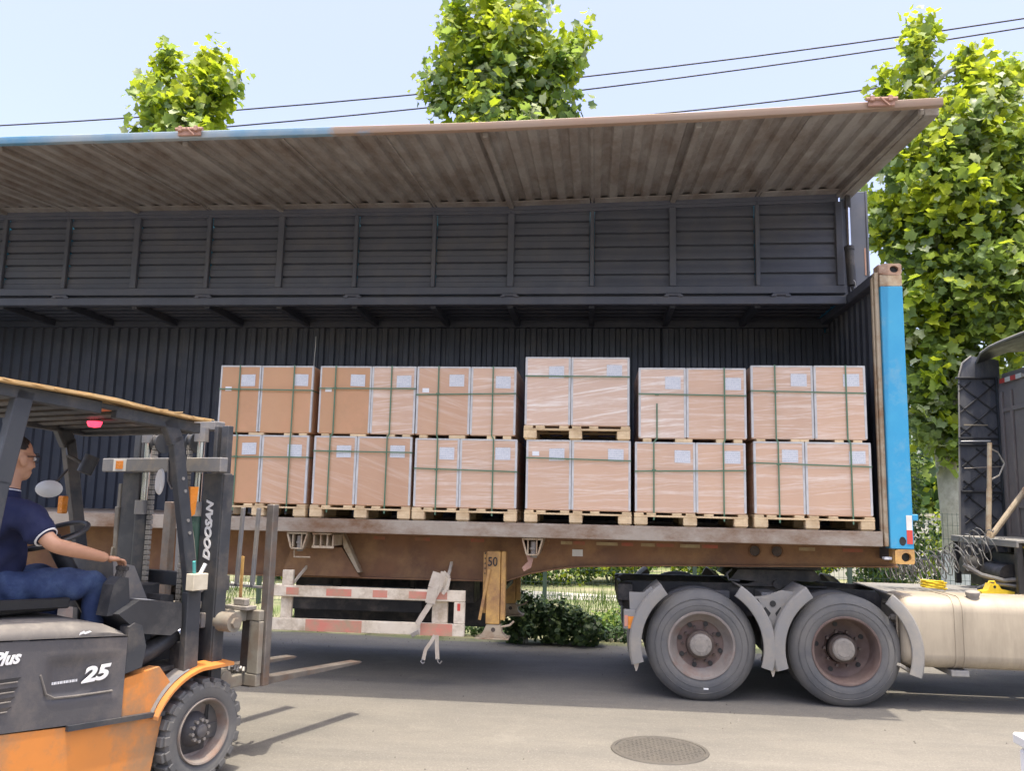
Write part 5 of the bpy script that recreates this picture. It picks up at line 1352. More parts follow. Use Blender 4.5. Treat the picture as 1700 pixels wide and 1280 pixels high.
    m = mbx('paint_white').poly([(-.93, -.516, 1.045), (-.905, -.516, 1.052), (-.89, -.516, 1.047), (-.85, -.516, 1.056), (-.865, -.516, 1.064), (-.895, -.516, 1.060), (-.90, -.516, 1.068), (-.925, -.516, 1.060)]); m.build('paint_chip', t, label='white scuff on the hood side', smooth=0)
    for k in range(4):
        z = .885 - k * .048
        m = mbx('black_steel').prism([(-1.62, z), (-1.235 - .012 * k, z - .016), (-1.26 - .014 * k, z - .034), (-1.62, z - .02)], 'y', -.507, -.504); m.build('vent_slot', pn)
        m = mbx('hood_dusty').bar((-1.62, -.509, z - .022), (-1.255 - .014 * k, -.509, z - .037), .006, .006); m.build('vent_lip', pn)
    m = mbx('hood_dusty').tube([(-1.13, -.506, .86), (-1.09, -.507, .755), (-1.04, -.507, .725), (-.9, -.507, .712), (-.68, -.507, .70)], .006, 6); m.build('pressing_edge', pn)
    # hood top
    m = mbx('hood_dusty'); rows = []
    for i, x in enumerate(np.linspace(-2.3, -.6, 14)):
        zt = lerp_tab([(-2.3, 1.19), (-1.39, 1.135), (-.9, 1.10), (-.66, 1.055), (-.6, 1.01)], x); zb_ = top(x) + .008
        rows.append([(x, -.512, zb_), (x, -.514, zb_ + (zt - zb_) * .4), (x, -.49, zt - .012), (x, -.44, zt + .012), (x, .08, zt + .03), (x, .6, zt + .012), (x, .66, zt - .012), (x, .67, zb_)])
    m.sheet(rows); m.poly(rows[-1]); m.build('hood', t, label='dusty seat hood', smooth=50)
    m = mbx('paint_white').box((-.95, -.505, 1.065), (-.86, -.495, 1.085), .002) if False else None
    # cowl and floor
    m = mbx('lift_steel').prism([(-.595, .78), (-.595, 1.05), (-.55, 1.07), (-.50, 1.05), (-.46, .92), (-.48, .80)], 'y', -.50, -.42); m.build('cowl', t, label='grey cowl piece ahead of the side panel')
    B('floor_plate', 'black_steel', ((-.62, -.40, .72), (.05, .56, .75)))
    m = mbx('black_plastic').prism([(-.50, 1.00), (-.66, 1.13), (-.52, 1.20), (-.20, 1.155), (-.19, 1.00), (-.27, .96)], 'y', -.485, -.20); d = m.build('dash_pod', t, label='black moulded pod beside the right pillar', smooth=20)
    m = mbx('label_paper').poly([(-.43, -.40, 1.19), (-.33, -.40, 1.178), (-.33, -.28, 1.178), (-.43, -.28, 1.19)]); m.build('instruction_label', d, smooth=0)
    m = mbx('black_plastic').prism([(-.22, .75), (-.12, 1.18), (-.02, 1.17), (.02, .75)], 'y', -.19, .55); m.box((-.30, -.05, 1.12), (-.02, .35, 1.24)); m.build('dashboard', t)
    # tilt cylinders
    for y in (-.34, .50):
        m = mbx('black_plastic').cyl((-.46, y, .80), (-.12, y, .93), .062, 16); m.cyl((-.50, y, .78), (-.46, y, .80), .075, 12); tc = m.build('tilt_cylinder', t)
        m = mbx('chrome').cyl((-.13, y, .925), (.02, y, .985), .03, 12); m.build('rod', tc)
        m = mbx('lift_grey').cyl((.0, y, .98), (.10, y, 1.01), .036, 12); m.box((.06, y - .05, .955), (.16, y + .05, 1.055)); m.build('clevis', tc)
    B('pipe_bundle', 'black_steel', ((-.30, -.38, .6), (-.1, -.30, .74)), ((-.15, -.44, .70), (-.05, -.34, .90)))
    # seat
    m = mbx('seat_vinyl').box((-1.38, -.20, 1.15), (-.86, .32, 1.225), .03); s = m.build('seat', t)
    m = mbx('seat_vinyl').bar((-1.36, .06, 1.2), (-1.50, .06, 1.72), .46, .09, ch=.03); m.build('backrest', s)
    m = mbx('seat_vinyl').bar((-1.33, -.24, 1.22), (-.84, -.26, 1.20), .05, .06, ch=.02); m.build('seat_rim', s)
    m = mbx('label_paper').box((-.83, -.18, 1.165), (-.80, -.04, 1.22), .003); m.build('data_plate', s)
    # control console by the knee
    m = mbx('black_plastic').prism([(-.70, 1.12), (-.67, 1.30), (-.63, 1.345), (-.57, 1.335), (-.55, 1.20), (-.56, 1.12)], 'y', -.43, -.33); cn = m.build('lever_console', t, smooth=25)
    m = mbx('black_steel')
    for k in range(4): m.cyl((-.60, -.42 + .025 * k, 1.33), (-.585, -.42 + .025 * k, 1.385), .007, 6); m.lathe((-.584, -.42 + .025 * k, 1.39), (0, 0, 1), [(-.018, .0), (-.01, .015), (.01, .015), (.018, 0)], 8)
    m.build('lever', cn)
    m = mbx('lift_grey').prism([(-.46, 1.10), (-.50, 1.42), (-.34, 1.38), (-.20, 1.12)], 'y', -.18, .30); m.build('dash_cover', t, label='pale grey dash cover in front of the knee', smooth=20)
    # steering wheel
    c = Vector((-.75, .08, 1.575)); ax = Vector((-.42, 0, 1)).normalized(); _, s1, s2 = frame(ax)
    m = mbx('black_plastic').tube([c + (s1 * math.cos(a * .2094) + s2 * math.sin(a * .2094)) * .205 for a in range(31)], .015, 8, caps=False); sw = m.build('steering_wheel', t, smooth=60)
    m = mbx('black_plastic')
    for a in (.5, 2.6, 4.7): m.bar(c - ax * .03, c + (s1 * math.cos(a) + s2 * math.sin(a)) * .2, .03, .012)
    m.cyl(c - ax * .05, c - ax * .01, .045, 12); m.build('spoke', sw)
    m = mbx('black_plastic').cyl(c - ax * .05, (-.42, .08, 1.05), .05, 12); m.build('steering_column', t)
    # overhead guard
    def GZ(x): return lerp_tab([(-1.6, 2.435), (-.17, 2.345), (.0, 2.335)], x)
    for y, near in ((-.47, True), (.63, False)):
        m = mbx('lift_steel')
        m.bar((-.37, y, .70 + .55), (-.10, y, .69), .10, .06, up=(0, 1, 0)) if False else None
        m.bar((-.10, y, .69), (-.115, y, 1.22), .06, .11, up=(1, 0, 0)); m.bar((-.115, y, 1.20), (-.34, y, 2.22), .06, .085, up=(1, 0, 0)); m.bar((-.335, y, 2.18), (-.42, y, GZ(-.42) - .03), .06, .10, up=(1, 0, 0))
        m.build('guard_pillar', t, label='right front pillar' if near else 'left front pillar')
        m = mbx('chain_steel')
        for z_, x_ in ((1.95, -.30), (1.87, -.275), (1.68, -.235), (1.60, -.215)): m.cyl((x_ + .02, y - .036, z_), (x_ + .02, y - .026, z_), .012, 6)
        if near: m.build('bolt', t)
        m = mbx('lift_steel').bar((-1.52, y, 1.15), (-1.44, y, 1.9), .06, .09, up=(1, 0, 0)); m.bar((-1.44, y, 1.88), (-1.36, y, GZ(-1.36) - .03), .06, .10, up=(1, 0, 0)); m.build('guard_pillar', t, label='right rear pillar' if near else 'left rear pillar')
        m = mbx('lift_steel').bar((-1.62, y, GZ(-1.6) - .045), (-.90, y, GZ(-.9) - .045), .06, .075); m.bar((-.80, y, GZ(-.8) - .055), (-.22, y, GZ(-.22) - .055), .06, .075); m.bar((-1.0, y, GZ(-1) - .03), (-.7, y, GZ(-.7) - .03), .05, .03); m.build('guard_rail', t)
    for x in np.linspace(-1.55, -.25, 9):
        m = mbx('lift_steel').bar((x, -.44, GZ(x) - .055), (x, .60, GZ(x) - .055), .05, .028, up=(.25, 0, 1)); m.build('guard_slat', t)
    m = mbx('lift_steel').bar((-.20, -.50, GZ(-.2) - .06), (-.20, .66, GZ(-.2) - .06), .07, .07); m.build('guard_rail', t, label='front cross rail of the guard')
    m = mbx('red_lamp').lathe((-.66, -.10, 2.285), (0, 0, 1), [(-.028, .0), (-.022, .035), (0, .045), (.012, .045)], 16); l = m.build('warning_lamp', t, label='lit red warning lamp')
    m = mbx('black_steel').cyl((-.66, -.10, 2.297), (-.66, -.10, 2.36), .03, 10); m.build('lamp_base', l)
    # mirrors and lamps
    m = mbx('lift_steel').tube([(-.36, .60, 2.16), (-.40, .52, 2.10), (-.34, .42, 2.04)], .012, 6); a = m.build('mirror_arm', t); m = mbx('lift_steel').cyl((-.34, .42, 1.98), (-.30, .40, 2.10), .05, 12); m.build('mirror_joint', a)
    m = mbx('white_plastic').lathe((-.70, .24, 1.865), (-.9, -.35, 0), [(-.02, 0), (-.018, .05), (0, .072), (.02, .05), (.024, 0)], 20)
    for i, v in enumerate(m.v):                                      # wide oval
        p = Vector(v) - Vector((-.70, .24, 1.865)); sd_ = Vector((-.35, .9, 0)).normalized(); k = p.dot(sd_); p += sd_ * k * .35; m.v[i] = tuple(Vector((-.70, .24, 1.865)) + Vector((p.x, p.y, p.z * .78)))
    mi = m.build('mirror', t, label='pale oval mirror seen from the back', smooth=60); m = mbx('lift_steel').tube([(-.68, .27, 1.86), (-.55, .42, 1.9), (-.36, .58, 2.0)], .01, 6); m.build('mirror_arm', mi)
    m = mbx('orange_lens').box((-.42, .50, 1.70), (-.38, .56, 1.82), .008); m.build('indicator_lamp', t, label='amber lamp on the far pillar')
    m = mbx('lift_steel').tube([(-.30, -.44, 2.02), (-.24, -.36, 2.05), (-.22, -.33, 2.05)], .012, 6); a = m.build('mirror_arm', t)
    m = mbx('lift_steel'); cc = Vector((-.20, -.33, 2.02)); fr = [Vector((0, yy, zz)) for yy, zz in ((-.06, .09), (.03, .10), (.07, .05), (.06, -.08), (.02, -.13), (-.04, -.10))]
    k0 = m.verts([cc + p for p in fr]); k1 = m.verts([cc + p + Vector((.035, 0, 0)) for p in fr]); m.face(range(k0, k0 + 6)); m.face(range(k1, k1 + 6))
    for j in range(6): m.face((k0 + j, k0 + (j + 1) % 6, k1 + (j + 1) % 6, k1 + j))
    hm = m.build('mirror', t, label='dark mirror beside the right pillar'); m = mbx('chain_steel').tube([cc + p * 1.05 + Vector((-.004, 0, 0)) for p in fr + fr[:1]], .006, 6); m.build('mirror_rim', hm)
    m = mbx('orange_lens').prism([(-.19, 1.90), (-.12, 1.90), (-.135, 1.72), (-.17, 1.70)], 'y', -.47, -.40); m.build('indicator_lamp', t, label='amber lamp beside the right pillar')
    m = mbx('white_plastic').lathe((-.30, -.30, 1.93), (-1, 0, .1), [(0, .0), (.004, .034), (-.012, .038), (-.02, .03), (-.02, 0)], 16)
    for i, v in enumerate(m.v): m.v[i] = (v[0], v[1], 1.93 + (v[2] - 1.93) * 2.3)
    m.build('work_lamp', t, label='narrow oval lamp between mast and pillar', smooth=60)
    # mast: outer channels, inner channels, cross members, cylinders, chains
    X = .15
    for s, yo in ((-1, -.46), (1, .58)):
        yi = yo - s * .19
        m = mbx('lift_steel').box((X - .06, min(yo, yi), .35), (X + .03, max(yo, yi), 2.0)); 
        o = m.build('mast_channel', t, label='right outer mast channel with white lettering' if s < 0 else 'left outer mast channel')
        if s < 0:
            m = mbx('lift_steel').box((X - .058, yo - .016, .35), (X + .028, yo - .0005, 1.99)); m.build('flange', o)
            text('lettering', 'DOOSAN', .085, (X - .0625, -.36, 1.60), (0, 0, 1), (0, 1, 0), o, 'paint_white', shear=.3, bold=.004, sx=1.08) 
        m = mbx('lift_steel').box((X - .01, yo - s * .03, 1.99), (X + .04, yo - s * .10, 2.335)); m.box((X - .02, yo - s * .125, 1.99), (X + .06, yo - s * .16, 2.335)); m.build('inner_channel', t)
    m = mbx('lift_grey').box((X - .02, -.30, 2.305), (X + .08, .44, 2.37)); m.build('mast_head', t)
    cb = B('mast_crossbar', 'lift_grey', ((X - .13, -.505, 2.005), (X - .062, .735, 2.105)), label='grey crossbar bridging the mast channels')
    m = mbx('white_tape').box((X - .134, .46, 2.01), (X - .1305, .60, 2.10), 0); st = m.build('warning_sticker', cb); m = mbx('orange_lens').box((X - .1365, .49, 2.025), (X - .1342, .57, 2.085), 0); m.build('sticker_mark', st)
    B('mast_crossbar', 'lift_steel', ((X + .031, -.46, .42), (X + .08, .58, .60)), label='lowest cross member'); B('mast_crossbar', 'lift_steel', ((X + .031, -.46, 1.2), (X + .07, .58, 1.3)), label='middle cross member')
    for s, y in ((-1, -.215), (1, .335)):
        m = mbx('green_oil' if s < 0 else 'lift_steel').cyl((X - .05, y, .45), (X - .05, y, 1.74), .055, 18); c1 = m.build('lift_cylinder', t)
        m = mbx('chrome').cyl((X - .05, y, 1.74), (X - .05, y, 2.30), .026, 14); m.build('rod', c1)
        m = mbx('lift_grey').cyl((X - .05, y, 1.70), (X - .05, y, 1.80), .062, 18); m.build('gland', c1); m = mbx('lift_grey').cyl((X - .05, y, 2.22), (X - .05, y, 2.32), .05, 10); m.build('rod_head', c1)
    for y in (-.11, .25):
        m = mbx('chain_steel'); z = .80
        top_ = 2.26
        while z < top_:
            for k in (-.016, .0, .016): m.box((X - .07, y + k - .005, z), (X - .045, y + k + .005, z + .030), .003)
            m.cyl((X - .058, y - .024, z + .015), (X - .058, y + .024, z + .015), .007, 6)
            z += .036
        m.build('lift_chain', t)
        m = mbx('lift_steel').lathe((X - .01, y - .03, 2.22), (0, 1, 0), [(0, .0), (0, .075), (.012, .075), (.014, .062), (.046, .062), (.048, .075), (.06, .075), (.06, 0)], 24); m.build('chain_wheel', t)
    # second row: inner black backing of the mast
    B('mast_backing', 'black_steel', ((X - .02, .30, .8), (X + .0, .44, 1.9)), ((X - .02, -.26, .8), (X + .0, -.16, 1.6)))
    for y0, dy in ((-.22, .0), (-.18, .0)):
        m = mbx('lift_tan').tube([(X - .12, y0 - .03, 1.62), (X - .135, y0 - .07, 1.55), (X - .13, y0 - .10, 1.40), (X - .12, y0 - .10, 1.22)], .014, 8); m.build('hydraulic_hose', t)
    B('hose_clamp', 'lift_grey', ((X - .15, -.36, 1.19), (X - .062, -.26, 1.24)), ((X - .13, -.35, 1.08), (X - .062, -.28, 1.13)))
    m = mbx('lift_tan').cyl((X - .0, -.60, 1.0), (X + .0, -.46, 1.0), .065, 16); m.cyl((X, -.62, 1.0), (X, -.6, 1.0), .035, 6); m.build('mast_pin', t)
    B('mast_foot', 'lift_steel', ((X - .08, -.48, .25), (X + .13, .60, .349)))
    m = mbx('lift_tan').bar((X - .01, .62, 1.0), (X - .05, .60, 1.75), .05, .05); m.build('side_stay', t); m = mbx('lift_tan').bar((X - .1, .615, .75), (X - .06, .615, 1.45), .03, .02); m.build('side_stay', t)
    m = mbx('lift_tan').box((X - .06, .585, 1.60), (X + .02, .625, 1.92)); m.build('side_stay', t)
    # carriage and load backrest
    XC = .52
    m = mbx('lift_tan').box((XC, -.46, .955), (XC + .05, .62, 1.03)); m.box((XC, -.46, .50), (XC + .05, .62, .585)); m.box((XC + .002, -.465, .586), (XC + .048, -.36, .954)); m.box((XC + .002, .52, .586), (XC + .048, .62, .954)); car = m.build('carriage', t, label='dusty fork carriage')
    m = mbx('lift_tan').box((X + .10, -.34, .50), (XC - .002, -.27, .58)); m.box((X + .10, -.34, .95), (XC - .002, -.27, 1.03)); m.box((X + .10, .39, .50), (XC - .002, .46, 1.03)); m.cyl((X + .2, -.35, 1.0), (X + .2, -.25, 1.0), .05, 14); m.cyl((X + .2, -.35, .58), (X + .2, -.25, .58), .05, 14); m.build('bracket', car)
    m = mbx('hub_dirt').box((XC - .07, -.40, 1.031), (XC + .03, -.18, 1.06)); m.box((XC - .05, -.36, 1.06), (XC, -.24, 1.11)); m.build('clamp_block', car)
    m = mbx('chain_steel')
    for k in range(6): m.cyl((XC - .015, -.35 + k * .028, .60 + .012 * math.sin(k * 2)), (XC + .0, -.34 + k * .028, .625), .012, 6)
    m.build('chain_end', car)
    XB = .60
    m = mbx('fork_steel').box((XB - .03, .60, .50), (XB + .03, .69, 1.79)); br = m.build('load_backrest', t, label='upright load backrest frame')
    m = mbx('fork_steel')
    m.bar((XB, -.50, 1.775), (XB, .69, 1.775), .05, .04); m.build('top_bar', br) if False else None
    m = mbx('lift_grey')
    for y in (-.29, -.13, .09, .30, .52):
        m.bar((XB, y - .02 * (1 if y < 0 else -1), 1.76), (XB, y, 1.19), .026, .03)
    m.build('bar', br)
    m = mbx('fork_steel').box((XB - .03, -.485, .50), (XB + .03, -.415, 1.79)); m.build('upright', br)
    m = mbx('lift_grey').bar((XB, -.409, 1.185), (XB, .599, 1.185), .018, .018); m.build('lower_bar', br)
    m = mbx('yellow_rust').box((XC + .06, -.205, 1.03), (XC + .072, -.18, 1.40)); m.build('guide_strip', br)
    for y, lab in ((-.285, 'near fork'), (.33, 'far fork')):
        XA = .60
        m = mbx('fork_steel').box((XA - .02, y - .055, .52), (XA + .025, y + .055, 1.02)); f = m.build('fork', t, label=lab)
        m = mbx('fork_steel'); tip = 1.89 if y < 0 else 1.76
        pr = [(XA - .02, .519), (XA + .03, .519), (tip - .02, .462), (tip, .452), (tip - .05, .446), (XA + .05, .465), (XA - .015, .475)]
        m.prism(pr, 'y', y - .055, y + .055); m.build('blade', f)
    # plywood sheet resting on the guard
    m = mbx('plywood'); rows = []
    for i, x in enumerate(np.linspace(-1.75, -.13, 12)):
        z = GZ(x) - .008 + .012 * math.sin(x * 5) * (1 if i not in (0, 11) else 0) * .6
        rows.append([(x + .012 * math.sin(i * 2.3), -.56 + .008 * math.sin(i * 1.9), z), (x, .70, z)])
    ks = [m.verts(r_) for r_ in rows]; kt = [m.verts([(a, b, c_ + .018) for a, b, c_ in r_]) for r_ in rows]
    for a, b in zip(ks, ks[1:]): m.face((a, a + 1, b + 1, b)); m.face((a, b, b + kt[0] - ks[0], a + kt[0] - ks[0])); m.face((a + 1, a + 1 + kt[0] - ks[0], b + 1 + kt[0] - ks[0], b + 1))
    for a, b in zip(kt, kt[1:]): m.face((a, b, b + 1, a + 1))
    m.face((ks[-1], ks[-1] + 1, kt[-1] + 1, kt[-1])); m.face((ks[0], kt[0], kt[0] + 1, ks[0] + 1))
    for k in range(14):
        x = -1.7 + 1.54 * k / 13 + rnd.uniform(-.04, .04)
        m.bar((x - .03, -.56, GZ(x) + .003), (x + rnd.uniform(.0, .05), -.575 - rnd.uniform(0, .008), GZ(x) + rnd.uniform(-.012, .012)), .01, .006, ch=0)
    p = m.build('plywood_sheet', off=Vector((0, 0, 0)), smooth=0); p.location = FO; p.rotation_euler = (0, 0, FH); props(p, 'weathered plywood sheet lying on the forklift overhead guard', 'plywood')
    # carton of pens on the pillar
    b = thing('pen_box', 'small cream card box of pens fixed to the forklift pillar', 'box', FO, rotz=FH, local=True)
    m = mbx('card_box').box((-.20, -.575, 1.235), (-.08, -.505, 1.34), .003); m.build('box_body', b)
    m = mbx('pen_teal').cyl((-.165, -.54, 1.32), (-.185, -.55, 1.42), .011, 8); m.build('pen', b, label='teal capped pen'); m = mbx('white_plastic').cyl((-.13, -.54, 1.32), (-.09, -.55, 1.40), .013, 8); m.build('pen', b, label='white pen')
forklift()

# ================================================================== DRIVER
def skin_mesh(chains, sub=2):
    """chains: list of (points, radii); first joint of a chain may repeat a joint of an earlier one to branch"""
    me = bpy.data.meshes.new('tmp'); vs, es, rs, key = [], [], [], {}
    for pts, rad in chains:
        prev = None
        for p, r_ in zip(pts, rad):
            k = tuple(round(c_, 4) for c_ in p)
            if k not in key: key[k] = len(vs); vs.append(p); rs.append(r_)
            if prev is not None and prev != key[k]: es.append((prev, key[k]))
            prev = key[k]
    me.from_pydata(vs, es, [])
    ob = bpy.data.objects.new('tmp', me); COL.objects.link(ob)
    md = ob.modifiers.new('s', 'SKIN'); md.use_smooth_shade = True
    for v, r_ in zip(me.skin_vertices[0].data, rs):
        v.radius = (r_, r_) if not hasattr(r_, '__len__') else r_
    me.skin_vertices[0].data[0].use_root = True
    s = ob.modifiers.new('u', 'SUBSURF'); s.levels = sub; s.render_levels = sub
    dg = bpy.context.evaluated_depsgraph_get(); ev = ob.evaluated_get(dg)
    out = bpy.data.meshes.new_from_object(ev)
    bpy.data.objects.remove(ob)
    return out
def join_remesh(meshes, vox, smooth_it=4):
    bm = bmesh.new()
    for me in meshes: bm.from_mesh(me)
    me = bpy.data.meshes.new('tmp'); bm.to_mesh(me); bm.free()
    ob = bpy.data.objects.new('tmp', me); COL.objects.link(ob)
    r_ = ob.modifiers.new('r', 'REMESH'); r_.mode = 'VOXEL'; r_.voxel_size = vox
    s = ob.modifiers.new('s', 'SMOOTH'); s.factor = .5; s.iterations = smooth_it
    dg = bpy.context.evaluated_depsgraph_get(); out = bpy.data.meshes.new_from_object(ob.evaluated_get(dg))
    bpy.data.objects.remove(ob)
    return out
def driver():
    t = thing('person', 'man in a navy polo shirt and jeans driving the forklift, seen from behind', 'person', FO, rotz=FH, local=True)
    k_ = 1.09; piv = Vector((-.98, .06, 1.215))                      # about the seat
    t.location = FO + Matrix.Rotation(FH, 3, 'Z') @ (piv - piv * k_ + Vector((-.065, 0, 0))); t.scale = (k_, k_, k_)
    H = Vector((-1.0, .03, 1.965))                                    # head centre
    yaw = R(4)
    def hd(f_, s_, u_):                                               # head frame: forward, left, up
        return (H.x + f_ * math.cos(yaw) - s_ * math.sin(yaw), H.y + f_ * math.sin(yaw) + s_ * math.cos(yaw), H.z + u_)
    def ell(c, rf, rs_, ru, n=20):
        bm = bmesh.new(); bmesh.ops.create_uvsphere(bm, u_segments=n, v_segments=n // 2 + 2, radius=1)
        for v in bm.verts:
            v.co = Vector(hd(c[0] + v.co.x * rf, c[1] + v.co.y * rs_, c[2] + v.co.z * ru))
        me = bpy.data.meshes.new('e'); bm.to_mesh(me); bm.free(); return me
    head = [ell((-.01, 0, .045), .098, .078, .085), ell((.02, 0, -.02), .075, .066, .095), ell((.045, 0, -.075), .045, .05, .04), ell((-.05, 0, .0), .06, .06, .075),
            ell((.102, 0, -.02), .018, .014, .026), ell((.112, 0, -.034), .012, .014, .011),          # nose
            ell((.085, 0, -.068), .014, .026, .012), ell((.07, 0, .028), .03, .06, .014),              # lips, brow
            ell((-.005, -.080, -.005), .024, .013, .038), ell((-.005, .080, -.005), .024, .013, .038),       # ears
            ell((.05, -.045, -.03), .03, .025, .03), ell((.05, .045, -.03), .03, .025, .03)]
    def parts_(chs): return [skin_mesh([c_], 2) for c_ in chs]
    pel, bel, che, nek = (-1.06, .03, 1.29), (-1.07, .03, 1.42), (-1.06, .03, 1.60), (-1.03, .03, 1.76)
    shR, elR, wrR = (-1.05, -.175, 1.685), (-1.0, -.375, 1.52), (-.645, -.335, 1.435)
    shL, elL, wrL = (-1.04, .235, 1.685), (-.95, .33, 1.47), (-.74, .24, 1.60)
    hipR, knR, anR = (-1.04, -.075, 1.27), (-.585, -.19, 1.30), (-.60, -.17, .86)
    hipL, knL, anL = (-1.04, .135, 1.27), (-.59, .27, 1.30), (-.58, .27, .86)
    def mid(a, b, s): return tuple(a[i] + (b[i] - a[i]) * s for i in range(3))
    body = parts_([([pel, bel, che, nek, hd(-.02, 0, -.10), hd(-.01, 0, -.02)], [.11, .12, .13, .068, .062, .06]),
                      ([che, mid(che, shR, .7), shR, mid(shR, elR, .5), elR, mid(elR, wrR, .35), wrR], [.15, .09, .066, .05, .043, .042, .028]),
                      ([che, mid(che, shL, .7), shL, mid(shL, elL, .5), elL, mid(elL, wrL, .35), wrL], [.15, .09, .066, .05, .043, .042, .028]),
                      ([pel, hipR, mid(hipR, knR, .5), knR, mid(knR, anR, .4), anR, (-.52, -.17, .80), (-.42, -.17, .785)], [.11, .085, .08, .062, .056, .04, .042, .03]),
                      ([pel, hipL, mid(hipL, knL, .5), knL, mid(knL, anL, .4), anL, (-.50, .27, .80), (-.40, .27, .785)], [.11, .085, .08, .062, .056, .04, .042, .03])])
    def hand(w, fwd, side, up, curl):
        w, f_, s_, u_ = Vector(w), Vector(fwd).normalized(), Vector(side).normalized(), Vector(up).normalized()
        out = [skin_mesh([([tuple(w), tuple(w + f_ * .035), tuple(w + f_ * .075)], [(.026, .020), (.036, .017), (.038, .016)])])]
        for i, (o, L_) in enumerate(((.030, .070), (.010, .078), (-.011, .073), (-.030, .058))):
            b = w + f_ * .068 + s_ * o
            p1 = b + f_ * L_ * .45 - u_ * L_ * .12 * curl; p2 = p1 + f_ * L_ * .22 - u_ * L_ * .32 * curl; p3 = p2 - f_ * L_ * .04 - u_ * L_ * .3 * curl
            out.append(skin_mesh([([tuple(b), tuple(p1), tuple(p2), tuple(p3)], [.0095, .009, .008, .0065])]))
        b = w + f_ * .03 + s_ * .032
        out.append(skin_mesh([([tuple(b), tuple(b + s_ * .022 + f_ * .025 - u_ * .01), tuple(b + s_ * .022 + f_ * .055 - u_ * .022)], [.012, .010, .0075])]))
        return out
    hands = hand(wrR, Vector((.95, .12, -.12)), (-.1, 1, 0), (.1, 0, 1), 1.0) + hand(wrL, (.75, -.6, .1), (-.3, -.5, .6), (.5, .5, .6), 1.2)
    me = join_remesh(head + body + hands, .0075, 3)
    me.materials.clear(); me.materials.append(MATS['skin']); me.shade_smooth()
    o = bpy.data.objects.new('body', me); COL.objects.link(o); o.parent = t
    # shirt
    e1 = mid(shR, elR, .80); e2 = mid(shL, elL, .72)
    sh = parts_([([(-1.07, .03, 1.26), bel, che, (-1.035, .03, 1.735), (-1.03, .03, 1.775)], [(.175, .158), (.168, .152), (.18, .16), (.085, .085), (.072, .072)]),
                    ([che, mid(che, shR, .7), shR, mid(shR, elR, .45), e1], [.17, .118, .098, .092, .098]),
                    ([che, mid(che, shL, .7), shL, mid(shL, elL, .45), e2], [.17, .118, .098, .092, .098])])
    sm = join_remesh(sh, .012, 4)
    for v in sm.vertices:                                             # cloth folds
        p = v.co; k = .009 * math.sin(p.z * 38 + p.y * 17 + 3 * math.sin(p.x * 14)) + .014 * mnoise.noise(p * 9)
        v.co = p + v.normal * k
    sm.materials.clear(); sm.materials.append(MATS['navy_cloth']); sm.shade_smooth()
    s = bpy.data.objects.new('polo_shirt', sm); COL.objects.link(s); s.parent = t
    for e, a in ((e1, elR), (e2, elL)):
        sh_ = shR if a == elR else shL
        d = (Vector(a) - Vector(sh_)).normalized()
        q = Vector(e) - d * .012
        rr_ = sorted(((v.co - q) - d * (v.co - q).dot(d)).length for v in sm.vertices if abs((v.co - q).dot(d)) < .012 and (v.co - q).length < .16)
        r0 = rr_[int(len(rr_) * .7)] if rr_ else .07
        m = mbx('white_trim').lathe(q, d, [(-.006, r0 - .004), (-.005, r0 + .0035), (.003, r0 + .0035), (.004, r0 - .004)], 28); m.build('cuff_stripe', s, smooth=60)
    m = mbx('navy_cloth').lathe((-1.035, .03, 1.775), (.12, 0, 1), [(-.03, .088), (.0, .078), (.035, .068), (.036, .062), (.01, .060)], 28); m.use('white_trim'); m.lathe((-1.035, .03, 1.775), (.12, 0, 1), [(.024, .0725), (.030, .0712)], 28); m.build('collar', s, smooth=60)
    # jeans
    je = parts_([([pel, (-1.065, .03, 1.36)], [.165, .155]),
                    ([pel, hipR, mid(hipR, knR, .5), knR, mid(knR, anR, .5), mid(knR, anR, .95)], [.165, .115, .103, .084, .076, .066]),
                    ([pel, hipL, mid(hipL, knL, .5), knL, mid(knL, anL, .5), mid(knL, anL, .95)], [.165, .115, .103, .084, .076, .066])])
    jm = join_remesh(je, .012, 4)
    for v in jm.vertices:
        p = v.co; v.co = p + v.normal * (.008 * math.sin(p.x * 30 + p.z * 22 + 3 * math.sin(p.y * 20)) + .013 * mnoise.noise(p * 8))
    jm.materials.clear(); jm.materials.append(MATS['denim']); jm.shade_smooth()
    j = bpy.data.objects.new('jeans', jm); COL.objects.link(j); j.parent = t
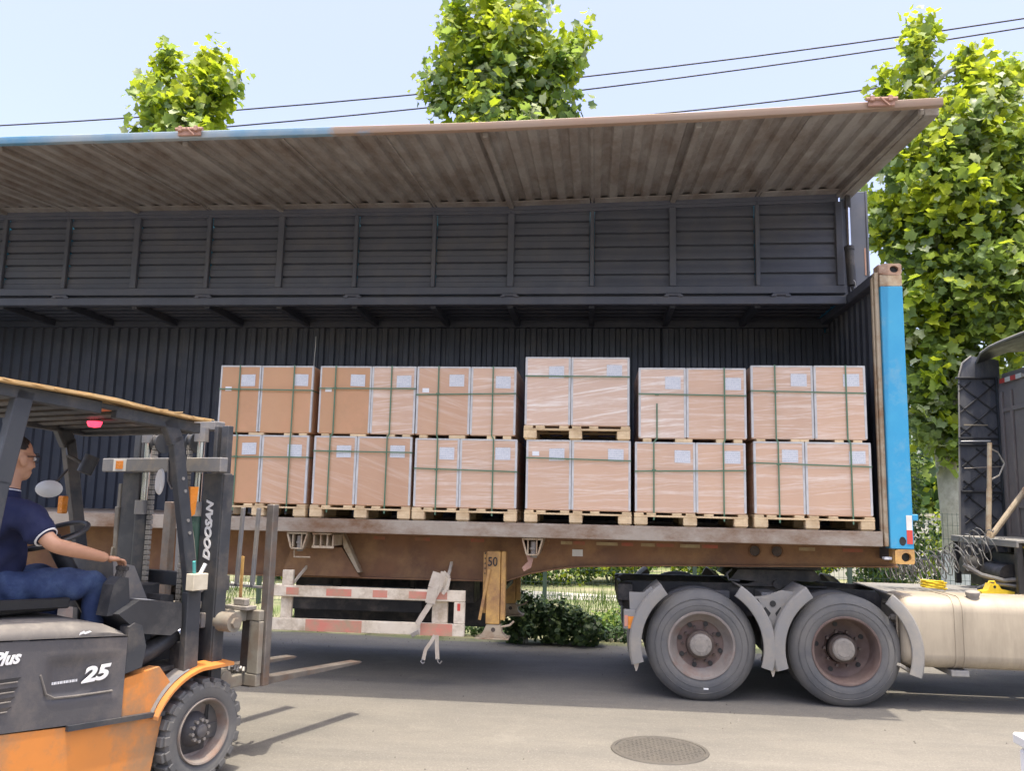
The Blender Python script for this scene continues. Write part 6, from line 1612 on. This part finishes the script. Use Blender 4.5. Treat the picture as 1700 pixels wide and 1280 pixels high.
    for y in (-.17, .27):
        m = mbx('black_plastic').box((-.66, y - .05, .752), (-.38, y + .05, .84), .03); m.build('shoe', t)
    # hair: short crop over the crown and back of the head
    bm = bmesh.new(); bmesh.ops.create_uvsphere(bm, u_segments=40, v_segments=28, radius=1)
    kill = []
    for v in bm.verts:
        c_ = v.co.copy(); ss = lambda t_: max(0, min(1, t_)) ** 2 * (3 - 2 * max(0, min(1, t_))); lim = .10 + .52 * ss((c_.x - .15) / .5) - .42 * ss((-c_.x - .05) / .6)
        if c_.z < lim: kill.append(v)
        v.co = Vector(hd(-.012 + c_.x * .101, c_.y * .0815, .044 + c_.z * .091 + .002 * math.sin(c_.x * 31 + c_.y * 27)))
    bmesh.ops.delete(bm, geom=kill, context='VERTS')
    hm = bpy.data.meshes.new('hair'); bm.to_mesh(hm); bm.free(); hm.materials.append(MATS['hair']); hm.shade_smooth()
    h = bpy.data.objects.new('hair', hm); COL.objects.link(h); h.parent = t
    # glasses: temples and rims
    m = mbx('paint_black')
    for sd_ in (-1, 1):
        m.tube([hd(-.02, sd_ * .083, .0), hd(.01, sd_ * .084, .018), hd(.07, sd_ * .076, .020), hd(.10, sd_ * .062, .018)], .0035, 6)
        m.tube([hd(.108 - .004 * abs(math.cos(a)), sd_ * .034 + .026 * math.cos(a), .008 + .019 * math.sin(a)) for a in np.linspace(0, 6.28, 17)], .0022, 5)
    m.tube([hd(.112, -.009, .01), hd(.116, 0, .013), hd(.112, .009, .01)], .0022, 5)
    m.build('glasses', t)
    m = mbx('hair')
    for sd_ in (-1, 1): m.tube([hd(.098, sd_ * .052, .034), hd(.106, sd_ * .033, .039), hd(.106, sd_ * .015, .033)], .003, 5)
    m.build('eyebrow', t)
    for sd_ in (-1, 1):
        m = mbx('white_trim').lathe(hd(.090, sd_ * .033, .008), (math.cos(yaw), math.sin(yaw), 0), [(-.008, .004), (-.003, .011), (.003, .010), (.006, .006)], 12); m.use('paint_black'); m.lathe(hd(.090, sd_ * .033, .008), (math.cos(yaw), math.sin(yaw), 0), [(.006, .006), (.0075, 0)], 12); m.build('eye', t)
driver()
